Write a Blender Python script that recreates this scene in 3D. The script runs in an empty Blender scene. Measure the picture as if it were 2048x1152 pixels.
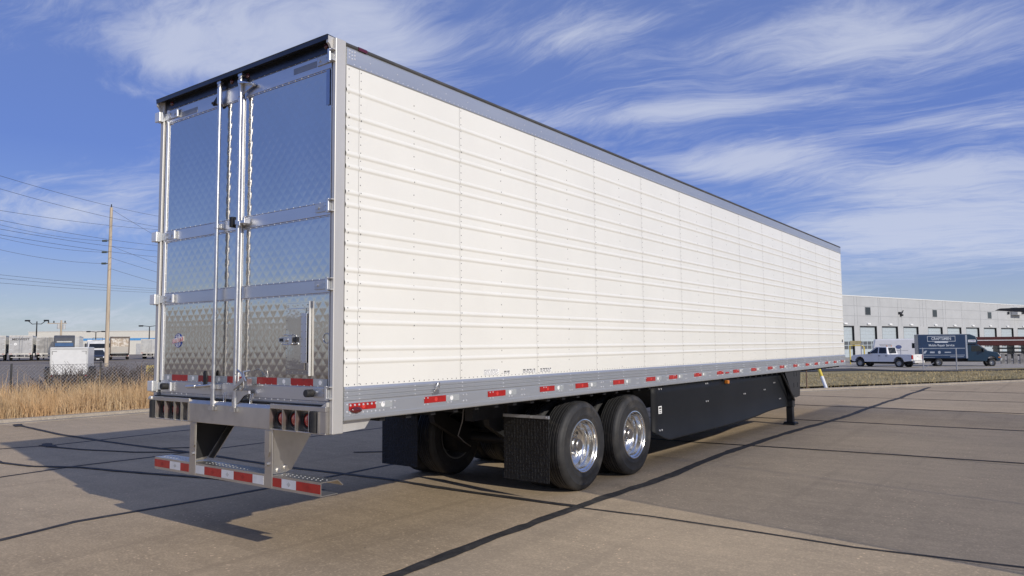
import bpy, math, random
from mathutils import Vector, Matrix, noise as mnoise
R = math.radians
random.seed(7)
scene = bpy.context.scene
col = scene.collection

# ------------------------------------------------------------------ camera
F, CX, CY, CZ, YAW, PIT, ROL = 1494.2324, 5.7666, -3.7602, 1.6621, 0.6365, 0.0761, -0.0084
fw = Vector((-math.sin(YAW)*math.cos(PIT), math.cos(YAW)*math.cos(PIT), math.sin(PIT)))
rt = Vector((math.cos(YAW), math.sin(YAW), 0)); up = rt.cross(fw)
r2 = rt*math.cos(ROL)+up*math.sin(ROL); u2 = -rt*math.sin(ROL)+up*math.cos(ROL)
cd = bpy.data.cameras.new('camera'); cam = bpy.data.objects.new('camera', cd); col.objects.link(cam)
cd.sensor_width = 36; cd.lens = F/2048*36; cd.clip_start = .05; cd.clip_end = 12000
m = Matrix((r2, u2, -fw)).transposed().to_4x4(); m.translation = (CX, CY, CZ); cam.matrix_world = m
scene.camera = cam

def ray(px, py): return fw+r2*((px-1024)/F)+u2*((576-py)/F)      # a pixel is only a direction

# ------------------------------------------------------------------ light
SUN = Vector((2.04, -0.41, 1)).normalized()
sd = bpy.data.lights.new('sun', 'SUN'); so = bpy.data.objects.new('sun', sd); col.objects.link(so)
sd.energy = 3.15; sd.angle = R(.6); sd.color = (1, .93, .82)
so.rotation_euler = SUN.to_track_quat('Z', 'Y').to_euler(); so.location = (30, -6, 20)
scene.view_settings.view_transform = 'Standard'; scene.view_settings.look = 'None'
scene.view_settings.exposure = 0; scene.view_settings.gamma = 1
w = bpy.data.worlds.new('World'); scene.world = w; w.use_nodes = True
NT = w.node_tree; NT.nodes.clear()

class G:
    """small node-graph helper"""
    def __init__(s, nt): s.t = nt
    def n(s, typ, ins=None, **kw):
        nd = s.t.nodes.new(typ)
        for k, v in kw.items(): setattr(nd, k, v)
        for k, v in (ins or {}).items():
            if hasattr(v, 'is_output') or hasattr(v, 'links'): s.t.links.new(v, nd.inputs[k])
            else: nd.inputs[k].default_value = v
        return nd
    def m(s, op, a, b=0.0, c=0.0, clamp=False):
        return s.n('ShaderNodeMath', {0: a, 1: b, 2: c}, operation=op, use_clamp=clamp).outputs[0]
    def v(s, op, a, b=(0, 0, 0)):
        return s.n('ShaderNodeVectorMath', {0: a, 1: b}, operation=op).outputs[0]
    def noise(s, vec, scale, detail=4, rough=.55, dist=0.0, out=0):
        return s.n('ShaderNodeTexNoise', {'Vector': vec, 'Scale': scale, 'Detail': detail, 'Roughness': rough, 'Distortion': dist}).outputs[out]
    def ramp(s, f, a, b, smooth=True):
        return s.n('ShaderNodeMapRange', {0: f, 1: a, 2: b, 3: 0.0, 4: 1.0}, interpolation_type='SMOOTHSTEP' if smooth else 'LINEAR').outputs[0]
    def mix(s, f, a, b, bt='MIX'):
        nd = s.n('ShaderNodeMix', data_type='RGBA', blend_type=bt)
        for k, v in ((0, f), (6, a), (7, b)):
            if hasattr(v, 'links'): s.t.links.new(v, nd.inputs[k])
            else: nd.inputs[k].default_value = (*v, 1) if isinstance(v, tuple) and len(v) == 3 else v
        return nd.outputs[2]

g = G(NT)
sky = g.n('ShaderNodeTexSky', sky_type='NISHITA', sun_disc=False, sun_elevation=math.asin(SUN.z), sun_rotation=math.atan2(SUN.x, SUN.y),
          air_density=1.0, dust_density=.6, ozone_density=3.0, altitude=200)
skyc = g.n('ShaderNodeHueSaturation', {'Hue': .512, 'Saturation': 1.12, 'Value': 1.0, 'Color': sky.outputs[0]}).outputs[0]
gen = g.n('ShaderNodeTexCoord').outputs['Generated']
sep = g.n('ShaderNodeSeparateXYZ', {0: gen})
dz = g.m('ADD', g.m('MAXIMUM', sep.outputs[2], 0.0), .13)
uu = g.m('DIVIDE', sep.outputs[0], dz); vv = g.m('DIVIDE', sep.outputs[1], dz)
P = g.n('ShaderNodeCombineXYZ', {0: uu, 1: vv}).outputs[0]
warp = g.v('SCALE', g.v('SUBTRACT', g.noise(P, 1.1, 3, .5, out=1), (.5, .5, .5)), (0, 0, 0)); warp.node.inputs[3].default_value = .75
Pw = g.v('ADD', P, warp)
def streak(ang, sx, sy, scale, seed):
    mp = g.n('ShaderNodeMapping', {'Vector': Pw, 'Location': (seed, seed*.7, seed), 'Rotation': (0, 0, R(ang)), 'Scale': (sx, sy, 1)}).outputs[0]
    return g.noise(mp, scale, 10, .66, .5)
s1 = streak(38, .40, 1.7, 2.6, 3.1)
s2 = streak(24, .55, 1.7, 7.5, 8.4)
s3 = streak(30, .35, 1.5, 21.0, 5.2)
fib = g.m('ADD', g.m('ADD', g.m('MULTIPLY', s1, .48), g.m('MULTIPLY', s2, .34)), g.m('MULTIPLY', s3, .18))
def uvdir(px, py):
    d = ray(px, py).normalized(); z = max(d.z, 0)+.13
    return d.x/z, d.y/z
def blob(px, py, qx, qy, hw):
    """soft long patch of cirrus from one direction to another, hw = half width in the cloud plane"""
    a = Vector(uvdir(px, py)); b = Vector(uvdir(qx, qy)); c = (a+b)/2; d = b-a; L = max(d.length/2, .05); d.normalize()
    rel = g.v('SUBTRACT', P, (c.x, c.y, 0))
    du = g.n('ShaderNodeVectorMath', {0: rel, 1: (d.x/L, d.y/L, 0)}, operation='DOT_PRODUCT').outputs['Value']
    dv = g.n('ShaderNodeVectorMath', {0: rel, 1: (-d.y/hw, d.x/hw, 0)}, operation='DOT_PRODUCT').outputs['Value']
    q = g.m('ADD', g.m('MULTIPLY', du, du), g.m('MULTIPLY', dv, dv))
    return g.m('EXPONENT', g.m('MULTIPLY', q, -1.0))
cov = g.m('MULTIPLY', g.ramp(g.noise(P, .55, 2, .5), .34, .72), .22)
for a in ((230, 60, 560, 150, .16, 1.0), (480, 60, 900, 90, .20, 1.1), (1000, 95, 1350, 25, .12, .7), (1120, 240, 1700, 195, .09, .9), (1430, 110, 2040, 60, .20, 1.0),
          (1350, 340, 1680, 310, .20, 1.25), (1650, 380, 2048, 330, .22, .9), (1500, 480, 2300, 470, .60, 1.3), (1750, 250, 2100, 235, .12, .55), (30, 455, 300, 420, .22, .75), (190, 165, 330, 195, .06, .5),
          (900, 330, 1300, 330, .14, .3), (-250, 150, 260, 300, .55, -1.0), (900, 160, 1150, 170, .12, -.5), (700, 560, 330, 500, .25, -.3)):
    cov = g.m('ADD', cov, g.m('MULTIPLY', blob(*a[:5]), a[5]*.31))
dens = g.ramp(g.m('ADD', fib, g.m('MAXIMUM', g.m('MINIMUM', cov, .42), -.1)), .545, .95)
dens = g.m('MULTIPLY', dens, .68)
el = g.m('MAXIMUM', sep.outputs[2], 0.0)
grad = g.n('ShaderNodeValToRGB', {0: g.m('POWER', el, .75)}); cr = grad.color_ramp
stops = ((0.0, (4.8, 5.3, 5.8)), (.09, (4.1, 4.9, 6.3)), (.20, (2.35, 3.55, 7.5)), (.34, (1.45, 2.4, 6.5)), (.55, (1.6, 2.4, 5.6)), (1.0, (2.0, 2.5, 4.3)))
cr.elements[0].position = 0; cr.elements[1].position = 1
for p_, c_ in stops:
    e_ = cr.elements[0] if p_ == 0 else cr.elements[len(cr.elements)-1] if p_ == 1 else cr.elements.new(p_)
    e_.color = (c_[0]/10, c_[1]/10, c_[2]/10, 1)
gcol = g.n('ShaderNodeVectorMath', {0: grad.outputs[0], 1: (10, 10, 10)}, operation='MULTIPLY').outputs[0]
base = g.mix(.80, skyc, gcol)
fwd = g.m('POWER', g.m('MAXIMUM', g.n('ShaderNodeVectorMath', {0: gen, 1: tuple(SUN)}, operation='DOT_PRODUCT').outputs['Value'], 0.0), 5.0)   # thin cloud scatters sunlight forward
ccol = g.n('ShaderNodeVectorMath', {0: (6.8, 7.2, 8.4)}, operation='SCALE'); NT.links.new(g.m('ADD', 1.0, g.m('MULTIPLY', fwd, 1.6)), ccol.inputs[3])
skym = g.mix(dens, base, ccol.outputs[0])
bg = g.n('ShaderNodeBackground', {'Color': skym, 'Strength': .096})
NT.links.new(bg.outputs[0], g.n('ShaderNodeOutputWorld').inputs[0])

# ------------------------------------------------------------------ materials
MATS = {}
def mat(name, c=(.5, .5, .5), rough=.5, metal=0.0, var=.12, vscale=3.0, bump=0.0, bscale=40.0, coat=0.0, spec=.5, stretch=None, rvar=.0, emit=None, trans=0.0, dirt=None):
    if name in MATS: return MATS[name]
    M = bpy.data.materials.new(name); M.use_nodes = True; nt = M.node_tree; k = G(nt)
    b = nt.nodes['Principled BSDF']
    pos = k.n('ShaderNodeTexCoord').outputs['Object']
    if stretch: pos = k.n('ShaderNodeMapping', {'Vector': pos, 'Scale': stretch}).outputs[0]
    n1 = k.noise(pos, vscale, 5, .6)
    lo = tuple(x*(1-var) for x in c); hi = tuple(min(1, x*(1+var)) for x in c)
    cc = k.mix(k.ramp(n1, .3, .7), lo, hi)
    if dirt:
        cc = k.mix(k.m('MULTIPLY', k.ramp(k.noise(pos, dirt[1], 6, .65, .4), .5, .75), dirt[2]), cc, dirt[0])
    nt.links.new(cc, b.inputs['Base Color'])
    b.inputs['Metallic'].default_value = metal; b.inputs['Specular IOR Level'].default_value = spec
    b.inputs['Coat Weight'].default_value = coat; b.inputs['Coat Roughness'].default_value = .08
    if rvar: nt.links.new(k.m('ADD', rough-rvar, k.m('MULTIPLY', k.noise(pos, vscale*2.3, 4, .6), rvar*2)), b.inputs['Roughness'])
    else: b.inputs['Roughness'].default_value = rough
    if bump:
        bp = k.n('ShaderNodeBump', {'Strength': bump, 'Distance': .02, 'Height': k.noise(pos, bscale, 4, .6)})
        nt.links.new(bp.outputs[0], b.inputs['Normal'])
    if trans: b.inputs['Transmission Weight'].default_value = trans
    MATS[name] = M
    return M

WHITE = mat('white_panel', (.80, .79, .735), .33, var=.02, vscale=1.2, bump=.05, bscale=1.4, coat=.1, dirt=((.66, .64, .59), .8, .12))
ALU = mat('aluminium', (.58, .60, .62), .42, .75, var=.05, vscale=2, rvar=.08, stretch=(1, .15, 1), dirt=((.58, .58, .59), 2.5, .3))
ALUB = mat('aluminium_band', (.68, .68, .69), .36, 1, var=.05, rvar=.06, stretch=(.2, 1, 1))
STEEL = mat('brushed_stainless', (.60, .57, .52), .42, 1, var=.1, vscale=2.2, rvar=.08, dirt=((.33, .31, .29), 3, .4))
STEELV = mat('stainless_post', (.62, .605, .575), .5, .5, var=.06, vscale=3, stretch=(1, 1, .15), rvar=.06)
TRIM = mat('bright_trim', (.86, .86, .84), .42, .55, var=.04)
MIRROR = mat('quilted_stainless', (.72, .685, .62), .08, 1, var=.03, vscale=1.5)
PLATE = mat('polished_plate', (.66, .66, .65), .06, 1, var=.03, bump=.10, bscale=3.5)
ZINC = mat('zinc_rod', (.66, .66, .66), .33, 1, var=.1, vscale=9, rvar=.1, bump=.03, bscale=60)
CHROME = mat('polished_aluminium', (.84, .83, .80), .17, 1, var=.02)
RUBBER = mat('tyre_rubber', (.022, .022, .023), .62, var=.3, vscale=6, bump=.1, bscale=90, dirt=((.085, .075, .062), 4, .7))
BLACK = mat('black_paint', (.016, .017, .019), .42, var=.15)
SKIRT = mat('black_skirt', (.011, .012, .014), .55, var=.12, vscale=1.5, bump=.02, bscale=3, spec=.22)
DARK = mat('dark_frame', (.012, .012, .013), .6, var=.3)
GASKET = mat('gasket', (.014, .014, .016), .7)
HEADER = mat('dark_header', (.08, .085, .10), .3, .9, var=.15)
ROOFEDGE = mat('roof_edge', (.13, .125, .115), .5, .6, var=.2)
RED = mat('red_reflector', (.38, .013, .011), .3, var=.12, vscale=12, coat=.4)
REDL = mat('red_lens', (.42, .018, .014), .2, var=.2, vscale=30, coat=.5)
AMBER = mat('amber_lens', (.62, .20, .02), .15, coat=1)
WTAPE = mat('white_reflector', (.68, .69, .70), .35, var=.06, vscale=10, coat=.3)
GTAPE = mat('silver_reflector', (.50, .53, .54), .32, .4, var=.06, vscale=10)
WMARK = mat('white_mark', (.88, .88, .86), .4, var=.02)
PRINT = mat('dark_print', (.06, .06, .065), .6)
PRINTG = mat('grey_print', (.42, .42, .43), .6)
BLUE = mat('logo_blue', (.012, .045, .30), .35, coat=.3)
LRED = mat('logo_red', (.55, .03, .03), .35, coat=.3)
RIVW = mat('white_rivet', (.30, .30, .29), .45, .5)
RIVA = mat('bright_rivet', (.86, .86, .87), .35, .6)

def concrete(name, c, tint):
    M = bpy.data.materials.new(name); M.use_nodes = True; nt = M.node_tree; k = G(nt); b = nt.nodes['Principled BSDF']
    pos = k.n('ShaderNodeNewGeometry').outputs['Position']
    rnd = k.n('ShaderNodeObjectInfo').outputs['Random']
    big = k.noise(pos, .33, 5, .6, .5); med = k.noise(pos, 2.1, 6, .65); fine = k.noise(pos, 55, 3, .7)
    sw = k.noise(k.n('ShaderNodeMapping', {'Vector': pos, 'Rotation': (0, 0, R(12)), 'Scale': (.6, 3.5, 1)}).outputs[0], 1.3, 5, .6)
    f = k.m('ADD', k.m('MULTIPLY', big, .5), k.m('ADD', k.m('MULTIPLY', med, .3), k.m('MULTIPLY', sw, .3)))
    cc = k.mix(k.ramp(f, .32, .78), tuple(x*.74 for x in c), tuple(x*1.2 for x in c))
    cc = k.mix(k.m('MULTIPLY', k.ramp(fine, .34, .68), .42), cc, tuple(x*.42 for x in c))
    f3 = k.noise(pos, 27, 3, .8); cc = k.mix(k.m('MULTIPLY', k.ramp(f3, .54, .66), .5), cc, tuple(min(1, x*1.5) for x in c))
    grit = k.noise(pos, 11, 5, .75); cc = k.mix(k.m('MULTIPLY', k.ramp(grit, .5, .70), .42), cc, tuple(min(1, x*1.35) for x in c))
    trk = k.noise(k.n('ShaderNodeMapping', {'Vector': pos, 'Rotation': (0, 0, R(-7)), 'Scale': (3.2, .10, 1)}).outputs[0], 1.0, 4, .6, .6)
    cc = k.mix(k.m('MULTIPLY', k.ramp(trk, .54, .72), .28), cc, tuple(x*.55 for x in c))
    cc = k.mix(k.m('MULTIPLY', k.m('SUBTRACT', rnd, .5), tint), cc, (.5, .47, .42))
    vor = k.n('ShaderNodeTexVoronoi', {'Vector': pos, 'Scale': 17.0, 'Randomness': 1.0})
    vs = k.n('ShaderNodeSeparateColor', {0: vor.outputs['Color']}).outputs[0]
    sp = k.m('MULTIPLY', k.m('LESS_THAN', vor.outputs['Distance'], .17), k.m('GREATER_THAN', vs, .55))
    cc = k.mix(k.m('MULTIPLY', sp, k.ramp(k.noise(pos, .8, 3), .42, .62)), cc, tuple(min(1, x*1.65) for x in c))
    st = k.ramp(k.noise(pos, .75, 7, .75, .8), .57, .74)
    cc = k.mix(k.m('MULTIPLY', st, .35), cc, tuple(x*.5 for x in c))
    vd = k.n('ShaderNodeTexVoronoi', {'Vector': pos, 'Scale': 1.9, 'Randomness': 1.0})
    dk = k.m('LESS_THAN', k.m('ADD', vd.outputs['Distance'], k.m('MULTIPLY', k.noise(pos, 30, 2), .03)), .035)
    cc = k.mix(k.m('MULTIPLY', dk, .85), cc, (.03, .028, .026))
    nt.links.new(cc, b.inputs['Base Color'])
    b.inputs['Roughness'].default_value = .82; b.inputs['Specular IOR Level'].default_value = .3
    h = k.m('ADD', k.m('MULTIPLY', fine, .6), k.m('MULTIPLY', k.noise(pos, 14, 4, .6), .6))
    nt.links.new(k.n('ShaderNodeBump', {'Strength': .32, 'Distance': .006, 'Height': h}).outputs[0], b.inputs['Normal'])
    MATS[name] = M
    return M
CONC = concrete('yard_concrete', (.49, .375, .24), .25)
CONC2 = concrete('pale_concrete', (.44, .40, .34), .1)
KERB = concrete('kerb_concrete', (.38, .325, .255), .1)
ASPH = concrete('lot_asphalt', (.27, .232, .195), .05)
ROADM = concrete('road_asphalt', (.062, .062, .066), .05)
TAR = mat('tar_seal', (.030, .027, .025), .75, var=.4, vscale=9, bump=.3, bscale=30, dirt=((.10, .09, .075), 6, .6))
def lawnmat(name, a, b_, c_):
    M = bpy.data.materials.new(name); M.use_nodes = True; nt = M.node_tree; k = G(nt); b = nt.nodes['Principled BSDF']
    pos = k.n('ShaderNodeNewGeometry').outputs['Position']
    f = k.noise(pos, .35, 6, .65, .4); f2 = k.noise(pos, 5, 5, .7)
    cc = k.mix(k.ramp(f, .35, .65), a, b_); cc = k.mix(k.ramp(f2, .42, .68), cc, c_)
    nt.links.new(cc, b.inputs['Base Color']); b.inputs['Roughness'].default_value = .95; b.inputs['Specular IOR Level'].default_value = .1
    nt.links.new(k.n('ShaderNodeBump', {'Strength': .7, 'Distance': .06, 'Height': f2}).outputs[0], b.inputs['Normal'])
    return M
LAWN = lawnmat('dormant_lawn', (.36, .30, .16), (.46, .365, .215), (.25, .22, .115))
EARTH = lawnmat('dry_earth', (.20, .16, .10), (.27, .20, .12), (.12, .095, .06))

# ------------------------------------------------------------------ mesh helpers
class MB:
    def __init__(s): s.v = []; s.f = []
    def quad(s, a, b, c, d):
        i = len(s.v); s.v += [a, b, c, d]; s.f.append((i, i+1, i+2, i+3)); return s
    def box(s, x0, x1, y0, y1, z0, z1):
        i = len(s.v)
        s.v += [(x0, y0, z0), (x1, y0, z0), (x1, y1, z0), (x0, y1, z0), (x0, y0, z1), (x1, y0, z1), (x1, y1, z1), (x0, y1, z1)]
        s.f += [(i+3, i+2, i+1, i), (i+4, i+5, i+6, i+7), (i, i+1, i+5, i+4), (i+1, i+2, i+6, i+5), (i+2, i+3, i+7, i+6), (i+3, i, i+4, i+7)]
        return s
    def prism(s, poly, axis, a, b):
        """poly: 2-D points in the two other axes (x:(y,z) y:(x,z) z:(x,y)), extruded along axis from a to b"""
        def P(p, t): return (t, p[0], p[1]) if axis == 'x' else (p[0], t, p[1]) if axis == 'y' else (p[0], p[1], t)
        ar = sum(poly[i][0]*poly[(i+1) % len(poly)][1]-poly[(i+1) % len(poly)][0]*poly[i][1] for i in range(len(poly)))
        if (ar < 0) != (axis == 'y'): poly = poly[::-1]
        if b < a: a, b = b, a
        i = len(s.v); n = len(poly)
        s.v += [P(p, a) for p in poly]+[P(p, b) for p in poly]
        s.f.append(tuple(range(i+n-1, i-1, -1))); s.f.append(tuple(range(i+n, i+2*n)))
        for k in range(n):
            l = (k+1) % n; s.f.append((i+k, i+l, i+n+l, i+n+k))
        return s
    def frame(s, d):
        d = Vector(d).normalized(); a = Vector((0, 0, 1)) if abs(d.z) < .9 else Vector((1, 0, 0))
        u = d.cross(a).normalized(); return u, d.cross(u)
    def cyl(s, p, q, r, n=10, r1=None, cap=True):
        p = Vector(p); q = Vector(q); u, v = s.frame(q-p); i = len(s.v); r1 = r if r1 is None else r1
        for c, rr in ((p, r), (q, r1)):
            for k in range(n):
                t = 2*math.pi*k/n; s.v.append(tuple(c+(u*math.cos(t)+v*math.sin(t))*rr))
        for k in range(n):
            l = (k+1) % n; s.f.append((i+k, i+l, i+n+l, i+n+k))
        if cap: s.f.append(tuple(range(i+n-1, i-1, -1))); s.f.append(tuple(range(i+n, i+2*n)))
        return s
    def tube(s, pts, r, n=6):
        pts = [Vector(p) for p in pts]; i = len(s.v); u = None
        for k, p in enumerate(pts):
            d = pts[min(k+1, len(pts)-1)]-pts[max(k-1, 0)]; d.normalize()
            if u is None: u, v = s.frame(d)
            else: u = (u-d*u.dot(d)).normalized(); v = d.cross(u)
            for j in range(n):
                t = 2*math.pi*j/n; s.v.append(tuple(p+(u*math.cos(t)+v*math.sin(t))*r))
        for k in range(len(pts)-1):
            for j in range(n):
                l = (j+1) % n; s.f.append((i+k*n+j, i+k*n+l, i+(k+1)*n+l, i+(k+1)*n+j))
        s.f.append(tuple(range(i+n-1, i-1, -1))); e = i+(len(pts)-1)*n; s.f.append(tuple(range(e, e+n)))
        return s
    def lathe(s, prof, c, axis, n=32, close=False):
        """prof: (radius, offset along axis)"""
        c = Vector(c); ax = Vector(axis).normalized(); u, v = s.frame(ax); i = len(s.v); m_ = len(prof)
        for r, h in prof:
            for k in range(n):
                t = 2*math.pi*k/n; s.v.append(tuple(c+ax*h+(u*math.cos(t)+v*math.sin(t))*r))
        for a in range(m_ if close else m_-1):
            b = (a+1) % m_
            for k in range(n):
                l = (k+1) % n; s.f.append((i+a*n+k, i+b*n+k, i+b*n+l, i+a*n+l))
        return s
    def dome(s, c, nrm, r, h, n=6):
        c = Vector(c); nrm = Vector(nrm).normalized(); u, v = s.frame(nrm); i = len(s.v)
        for rr, hh in ((r, 0), (r*.72, h*.75)):
            for k in range(n):
                t = 2*math.pi*k/n; s.v.append(tuple(c+nrm*hh+(u*math.cos(t)+v*math.sin(t))*rr))
        s.v.append(tuple(c+nrm*h))
        for k in range(n):
            l = (k+1) % n; s.f.append((i+k, i+l, i+n+l, i+n+k)); s.f.append((i+n+k, i+n+l, i+2*n))
        return s
    def grid(s, fn, nu, nv):
        i = len(s.v)
        for a in range(nu+1):
            for b in range(nv+1): s.v.append(tuple(fn(a/nu, b/nv)))
        for a in range(nu):
            for b in range(nv):
                k = i+a*(nv+1)+b; s.f.append((k, k+nv+1, k+nv+2, k+1))
        return s

def mesh_of(mb, mt, smooth=None, name='mesh'):
    me = bpy.data.meshes.new(name); me.from_pydata(mb.v, [], mb.f); me.update()
    if mt: me.materials.append(mt)
    if smooth is not None:
        me.shade_smooth()
        if smooth < 179: me.set_sharp_from_angle(angle=R(smooth))
    return me
def obj(name, mb, mt, parent=None, smooth=None, bevel=0, loc=None, rot=None, kind=None, label=None):
    me = mb if isinstance(mb, bpy.types.Mesh) else mesh_of(mb, mt, smooth, name)
    o = bpy.data.objects.new(name, me); col.objects.link(o)
    if parent: o.parent = parent
    if loc: o.location = loc
    if rot: o.rotation_euler = rot
    if bevel:
        b = o.modifiers.new('bevel', 'BEVEL'); b.width = bevel; b.segments = 2; b.limit_method = 'ANGLE'; b.angle_limit = R(40)
    if kind: o['kind'] = kind
    if label: o['label'] = label
    return o
def thing(name, label, cat, loc=(0, 0, 0), rz=0, group=None):
    o = bpy.data.objects.new(name, None); col.objects.link(o); o.empty_display_size = .3
    o.location = loc; o.rotation_euler = (0, 0, rz); return tag(o, label, cat, group)
def tag(o, label, cat, group=None):
    o['label'] = label; o['category'] = cat
    if group: o['group'] = group
    return o
def copy_tree(o, parent=None):
    c = o.copy(); col.objects.link(c)
    if parent: c.parent = parent
    for ch in o.children: copy_tree(ch, c)
    return c
def text_mesh(s, size, bold=0.0, depth=.001, xs=1.0):
    cu = bpy.data.curves.new('txt', 'FONT'); cu.body = s; cu.size = size; cu.align_x = 'CENTER'; cu.align_y = 'CENTER'
    cu.offset = bold; cu.extrude = depth; cu.resolution_u = 2
    o = bpy.data.objects.new('txt', cu); col.objects.link(o); bpy.context.view_layer.update()
    me = bpy.data.meshes.new_from_object(o.evaluated_get(bpy.context.evaluated_depsgraph_get()))
    bpy.data.objects.remove(o); bpy.data.curves.remove(cu)
    if xs != 1: me.transform(Matrix.Diagonal((xs, 1, 1, 1)))
    return me
def text(name, s, size, mt, parent, loc, rot, bold=0.0, depth=.001, xs=1.0):
    me = text_mesh(s, size, bold, depth, xs); me.materials.clear(); me.materials.append(mt)
    return obj(name, me, None, parent, loc=loc, rot=rot)
def lerp(a, b, t): return a+(b-a)*t
def sstep(t): t = max(0., min(1., t)); return t*t*(3-2*t)

# ------------------------------------------------------------------ terrain
def hgt(x, y):
    t = -.87*x+.49*y-12.1; u = x+.9*y
    return -.66*sstep(t/27)*sstep((u+4)/22)
def drape(name, pts, mt, off, n=(14, 40), kind='structure'):
    """four corners a,b,c,d (counter-clockwise) -> sheet lying on the terrain"""
    a, b, c, d = [Vector(p) for p in pts]
    def fn(u, v):
        p = a.lerp(b, u).lerp(d.lerp(c, u), v); return (p.x, p.y, hgt(p.x, p.y)+off)
    mb = MB().grid(fn, *n); return obj(name, mb, mt, smooth=180, kind=kind)
ax = [-3500, -1500, -700, -350, -200]+[-150+6*i for i in range(16)]+[-54+3*i for i in range(34)]+[60, 90, 150, 300, 700, 1500, 3500]
ay = [-3500, -1500, -600, -250, -120, -60, -40, -25, -12, -4]+[2+3*i for i in range(48)]+[155, 180, 230, 330, 600, 1500, 3500]
gm = MB()
for x in ax:
    for y in ay: gm.v.append((x, y, hgt(x, y)-.09))
for i in range(len(ax)-1):
    for j in range(len(ay)-1):
        k = i*len(ay)+j; gm.f.append((k, k+len(ay), k+len(ay)+1, k+1))
obj('ground', gm, EARTH, smooth=180, kind='structure')

# concrete yard: slabs cut along the sealed joints
YARD1 = [(-1.92, -70), (60, -70), (60, 75), (28.1, 75), (4.32, 32.48), (-1.92, 21.4)]
YARD2 = [(-13.2, -70), (-1.92, -70), (-1.92, 21.4), (-13.2, 7.6)]
def clip(poly, edge_poly):
    out = poly
    n = len(edge_poly)
    for i in range(n):
        a = edge_poly[i]; b = edge_poly[(i+1) % n]
        def ins(p): return (b[0]-a[0])*(p[1]-a[1])-(b[1]-a[1])*(p[0]-a[0]) >= -1e-9
        new = []
        for k in range(len(out)):
            p = out[k]; q = out[(k+1) % len(out)]
            ip, iq = ins(p), ins(q)
            if ip: new.append(p)
            if ip != iq:
                d1 = (b[0]-a[0])*(p[1]-a[1])-(b[1]-a[1])*(p[0]-a[0]); d2 = (b[0]-a[0])*(q[1]-a[1])-(b[1]-a[1])*(q[0]-a[0])
                t = d1/(d1-d2); new.append((p[0]+(q[0]-p[0])*t, p[1]+(q[1]-p[1])*t))
        out = new
        if not out: break
    return out
yard = obj('concrete_yard', MB().prism(YARD1, 'z', -.08, -.05).prism(YARD2, 'z', -.08, -.05), TAR, kind='structure')
JX = [-13.2, -8.55, -5.55, -1.92, 1.68, 8.95, 12.6, 16.2, 25, 40, 60]
JY = [-70, -50, -35, -25, -15.5, -10.8, -6.2, -1.65+.0, 2.9, 8.42, 13.0, 17.0, 20.6, 25, 29.5, 34, 40, 50, 75]
JY.remove(-1.65)
for i in range(len(JX)-1):
    for j in range(len(JY)-1):
        e = .004
        c = clip([(JX[i]+e, JY[j]+e), (JX[i+1]-e, JY[j]+e), (JX[i+1]-e, JY[j+1]-e), (JX[i]+e, JY[j+1]-e)], YARD2 if JX[i] < -1.95 else YARD1)
        if len(c) > 2:
            obj('concrete_slab', MB().prism(c, 'z', -.045, random.uniform(-.0015, .0015)), CONC, yard)
def strip(name, pts, wd, seed=0, z=.005, mt=TAR, parent=yard, step=.12):
    """band of crack sealer with ragged edges"""
    P_ = [Vector((*p, 0)) for p in pts]; line = []
    for a, b in zip(P_[:-1], P_[1:]):
        n = max(1, int((b-a).length/step))
        for k in range(n): line.append(a.lerp(b, k/n))
    line.append(P_[-1]); mb = MB()
    for k, p in enumerate(line):
        d = (line[min(k+1, len(line)-1)]-line[max(k-1, 0)]).normalized(); nrm = Vector((-d.y, d.x, 0))
        c = p+nrm*(mnoise.noise((p.x*.5+seed, p.y*.5, seed))*wd*.45)
        wl = wd*.5*(1+.35*mnoise.noise((p.x*2.2, p.y*2.2, seed+3))+.25*mnoise.noise((p.x*9, p.y*9, seed)))
        wr = wd*.5*(1+.35*mnoise.noise((p.x*2.2, p.y*2.2, seed+9))+.25*mnoise.noise((p.x*9, p.y*9, seed+5)))
        a = c+nrm*wl; b = c-nrm*wr; mb.v += [(a.x, a.y, z-.003), (c.x, c.y, z+.003), (b.x, b.y, z-.003)]
        if k:
            i = 3*k; mb.f += [(i-3, i-2, i+1, i), (i-2, i-1, i+2, i+1)]
    return obj(name, mb, mt, parent, smooth=60)
strip('tar_seal', [(1.80, -14), (1.78, -2), (1.76, .2), (1.68, 1.56), (1.68, 2.9), (1.64, 4.56), (1.55, 7.4), (1.55, 10.2), (1.68, 14), (1.68, 18), (1.70, 24), (1.68, 27.2)], .135, 1, z=.0065)
strip('tar_seal', [(-1.92, -12), (-1.82, -1.06), (-2.0, -.36), (-1.95, .23), (-1.88, 1.1), (-1.9, 2), (-1.95, 3.7), (-1.92, 9), (-1.92, 20)], .085, 2)
strip('tar_seal', [(-5.5, -10), (-5.47, .21), (-5.6, 1.2), (-5.55, 2.4), (-5.55, 13)], .075, 3)
strip('tar_seal', [(-8.6, -8), (-8.66, 1.3), (-8.42, 2), (-8.47, 2.84), (-8.6, 4.5), (-8.55, 13)], .08, 4)
strip('tar_seal', [(-12.95, 3.08), (-10, 2.8), (-7.4, 2.78), (-5.5, 2.87), (-3, 2.84), (-1.2, 2.92), (0, 2.87), (1.2, 2.87), (1.7, 2.9)], .095, 5, z=.0095)
strip('tar_seal', [(1.7, 2.9), (2.44, 2.95), (3.42, 2.93), (4.3, 2.88), (5.43, 3.0), (9, 2.9), (14, 2.9)], .045, 6)
strip('tar_seal', [(-9, 8.4), (0.6, 8.3), (2.3, 8.45), (3.7, 8.55), (5.3, 8.6), (12, 8.5)], .06, 7, z=.0095)
strip('tar_seal', [(-8, 13.0), (1.0, 13.0), (3.9, 13.02), (12, 13.1)], .07, 8, z=.0095)
strip('tar_seal', [(-4.3, 17), (2.4, 16.95), (12, 17.1)], .07, 9, z=.0095)
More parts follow.
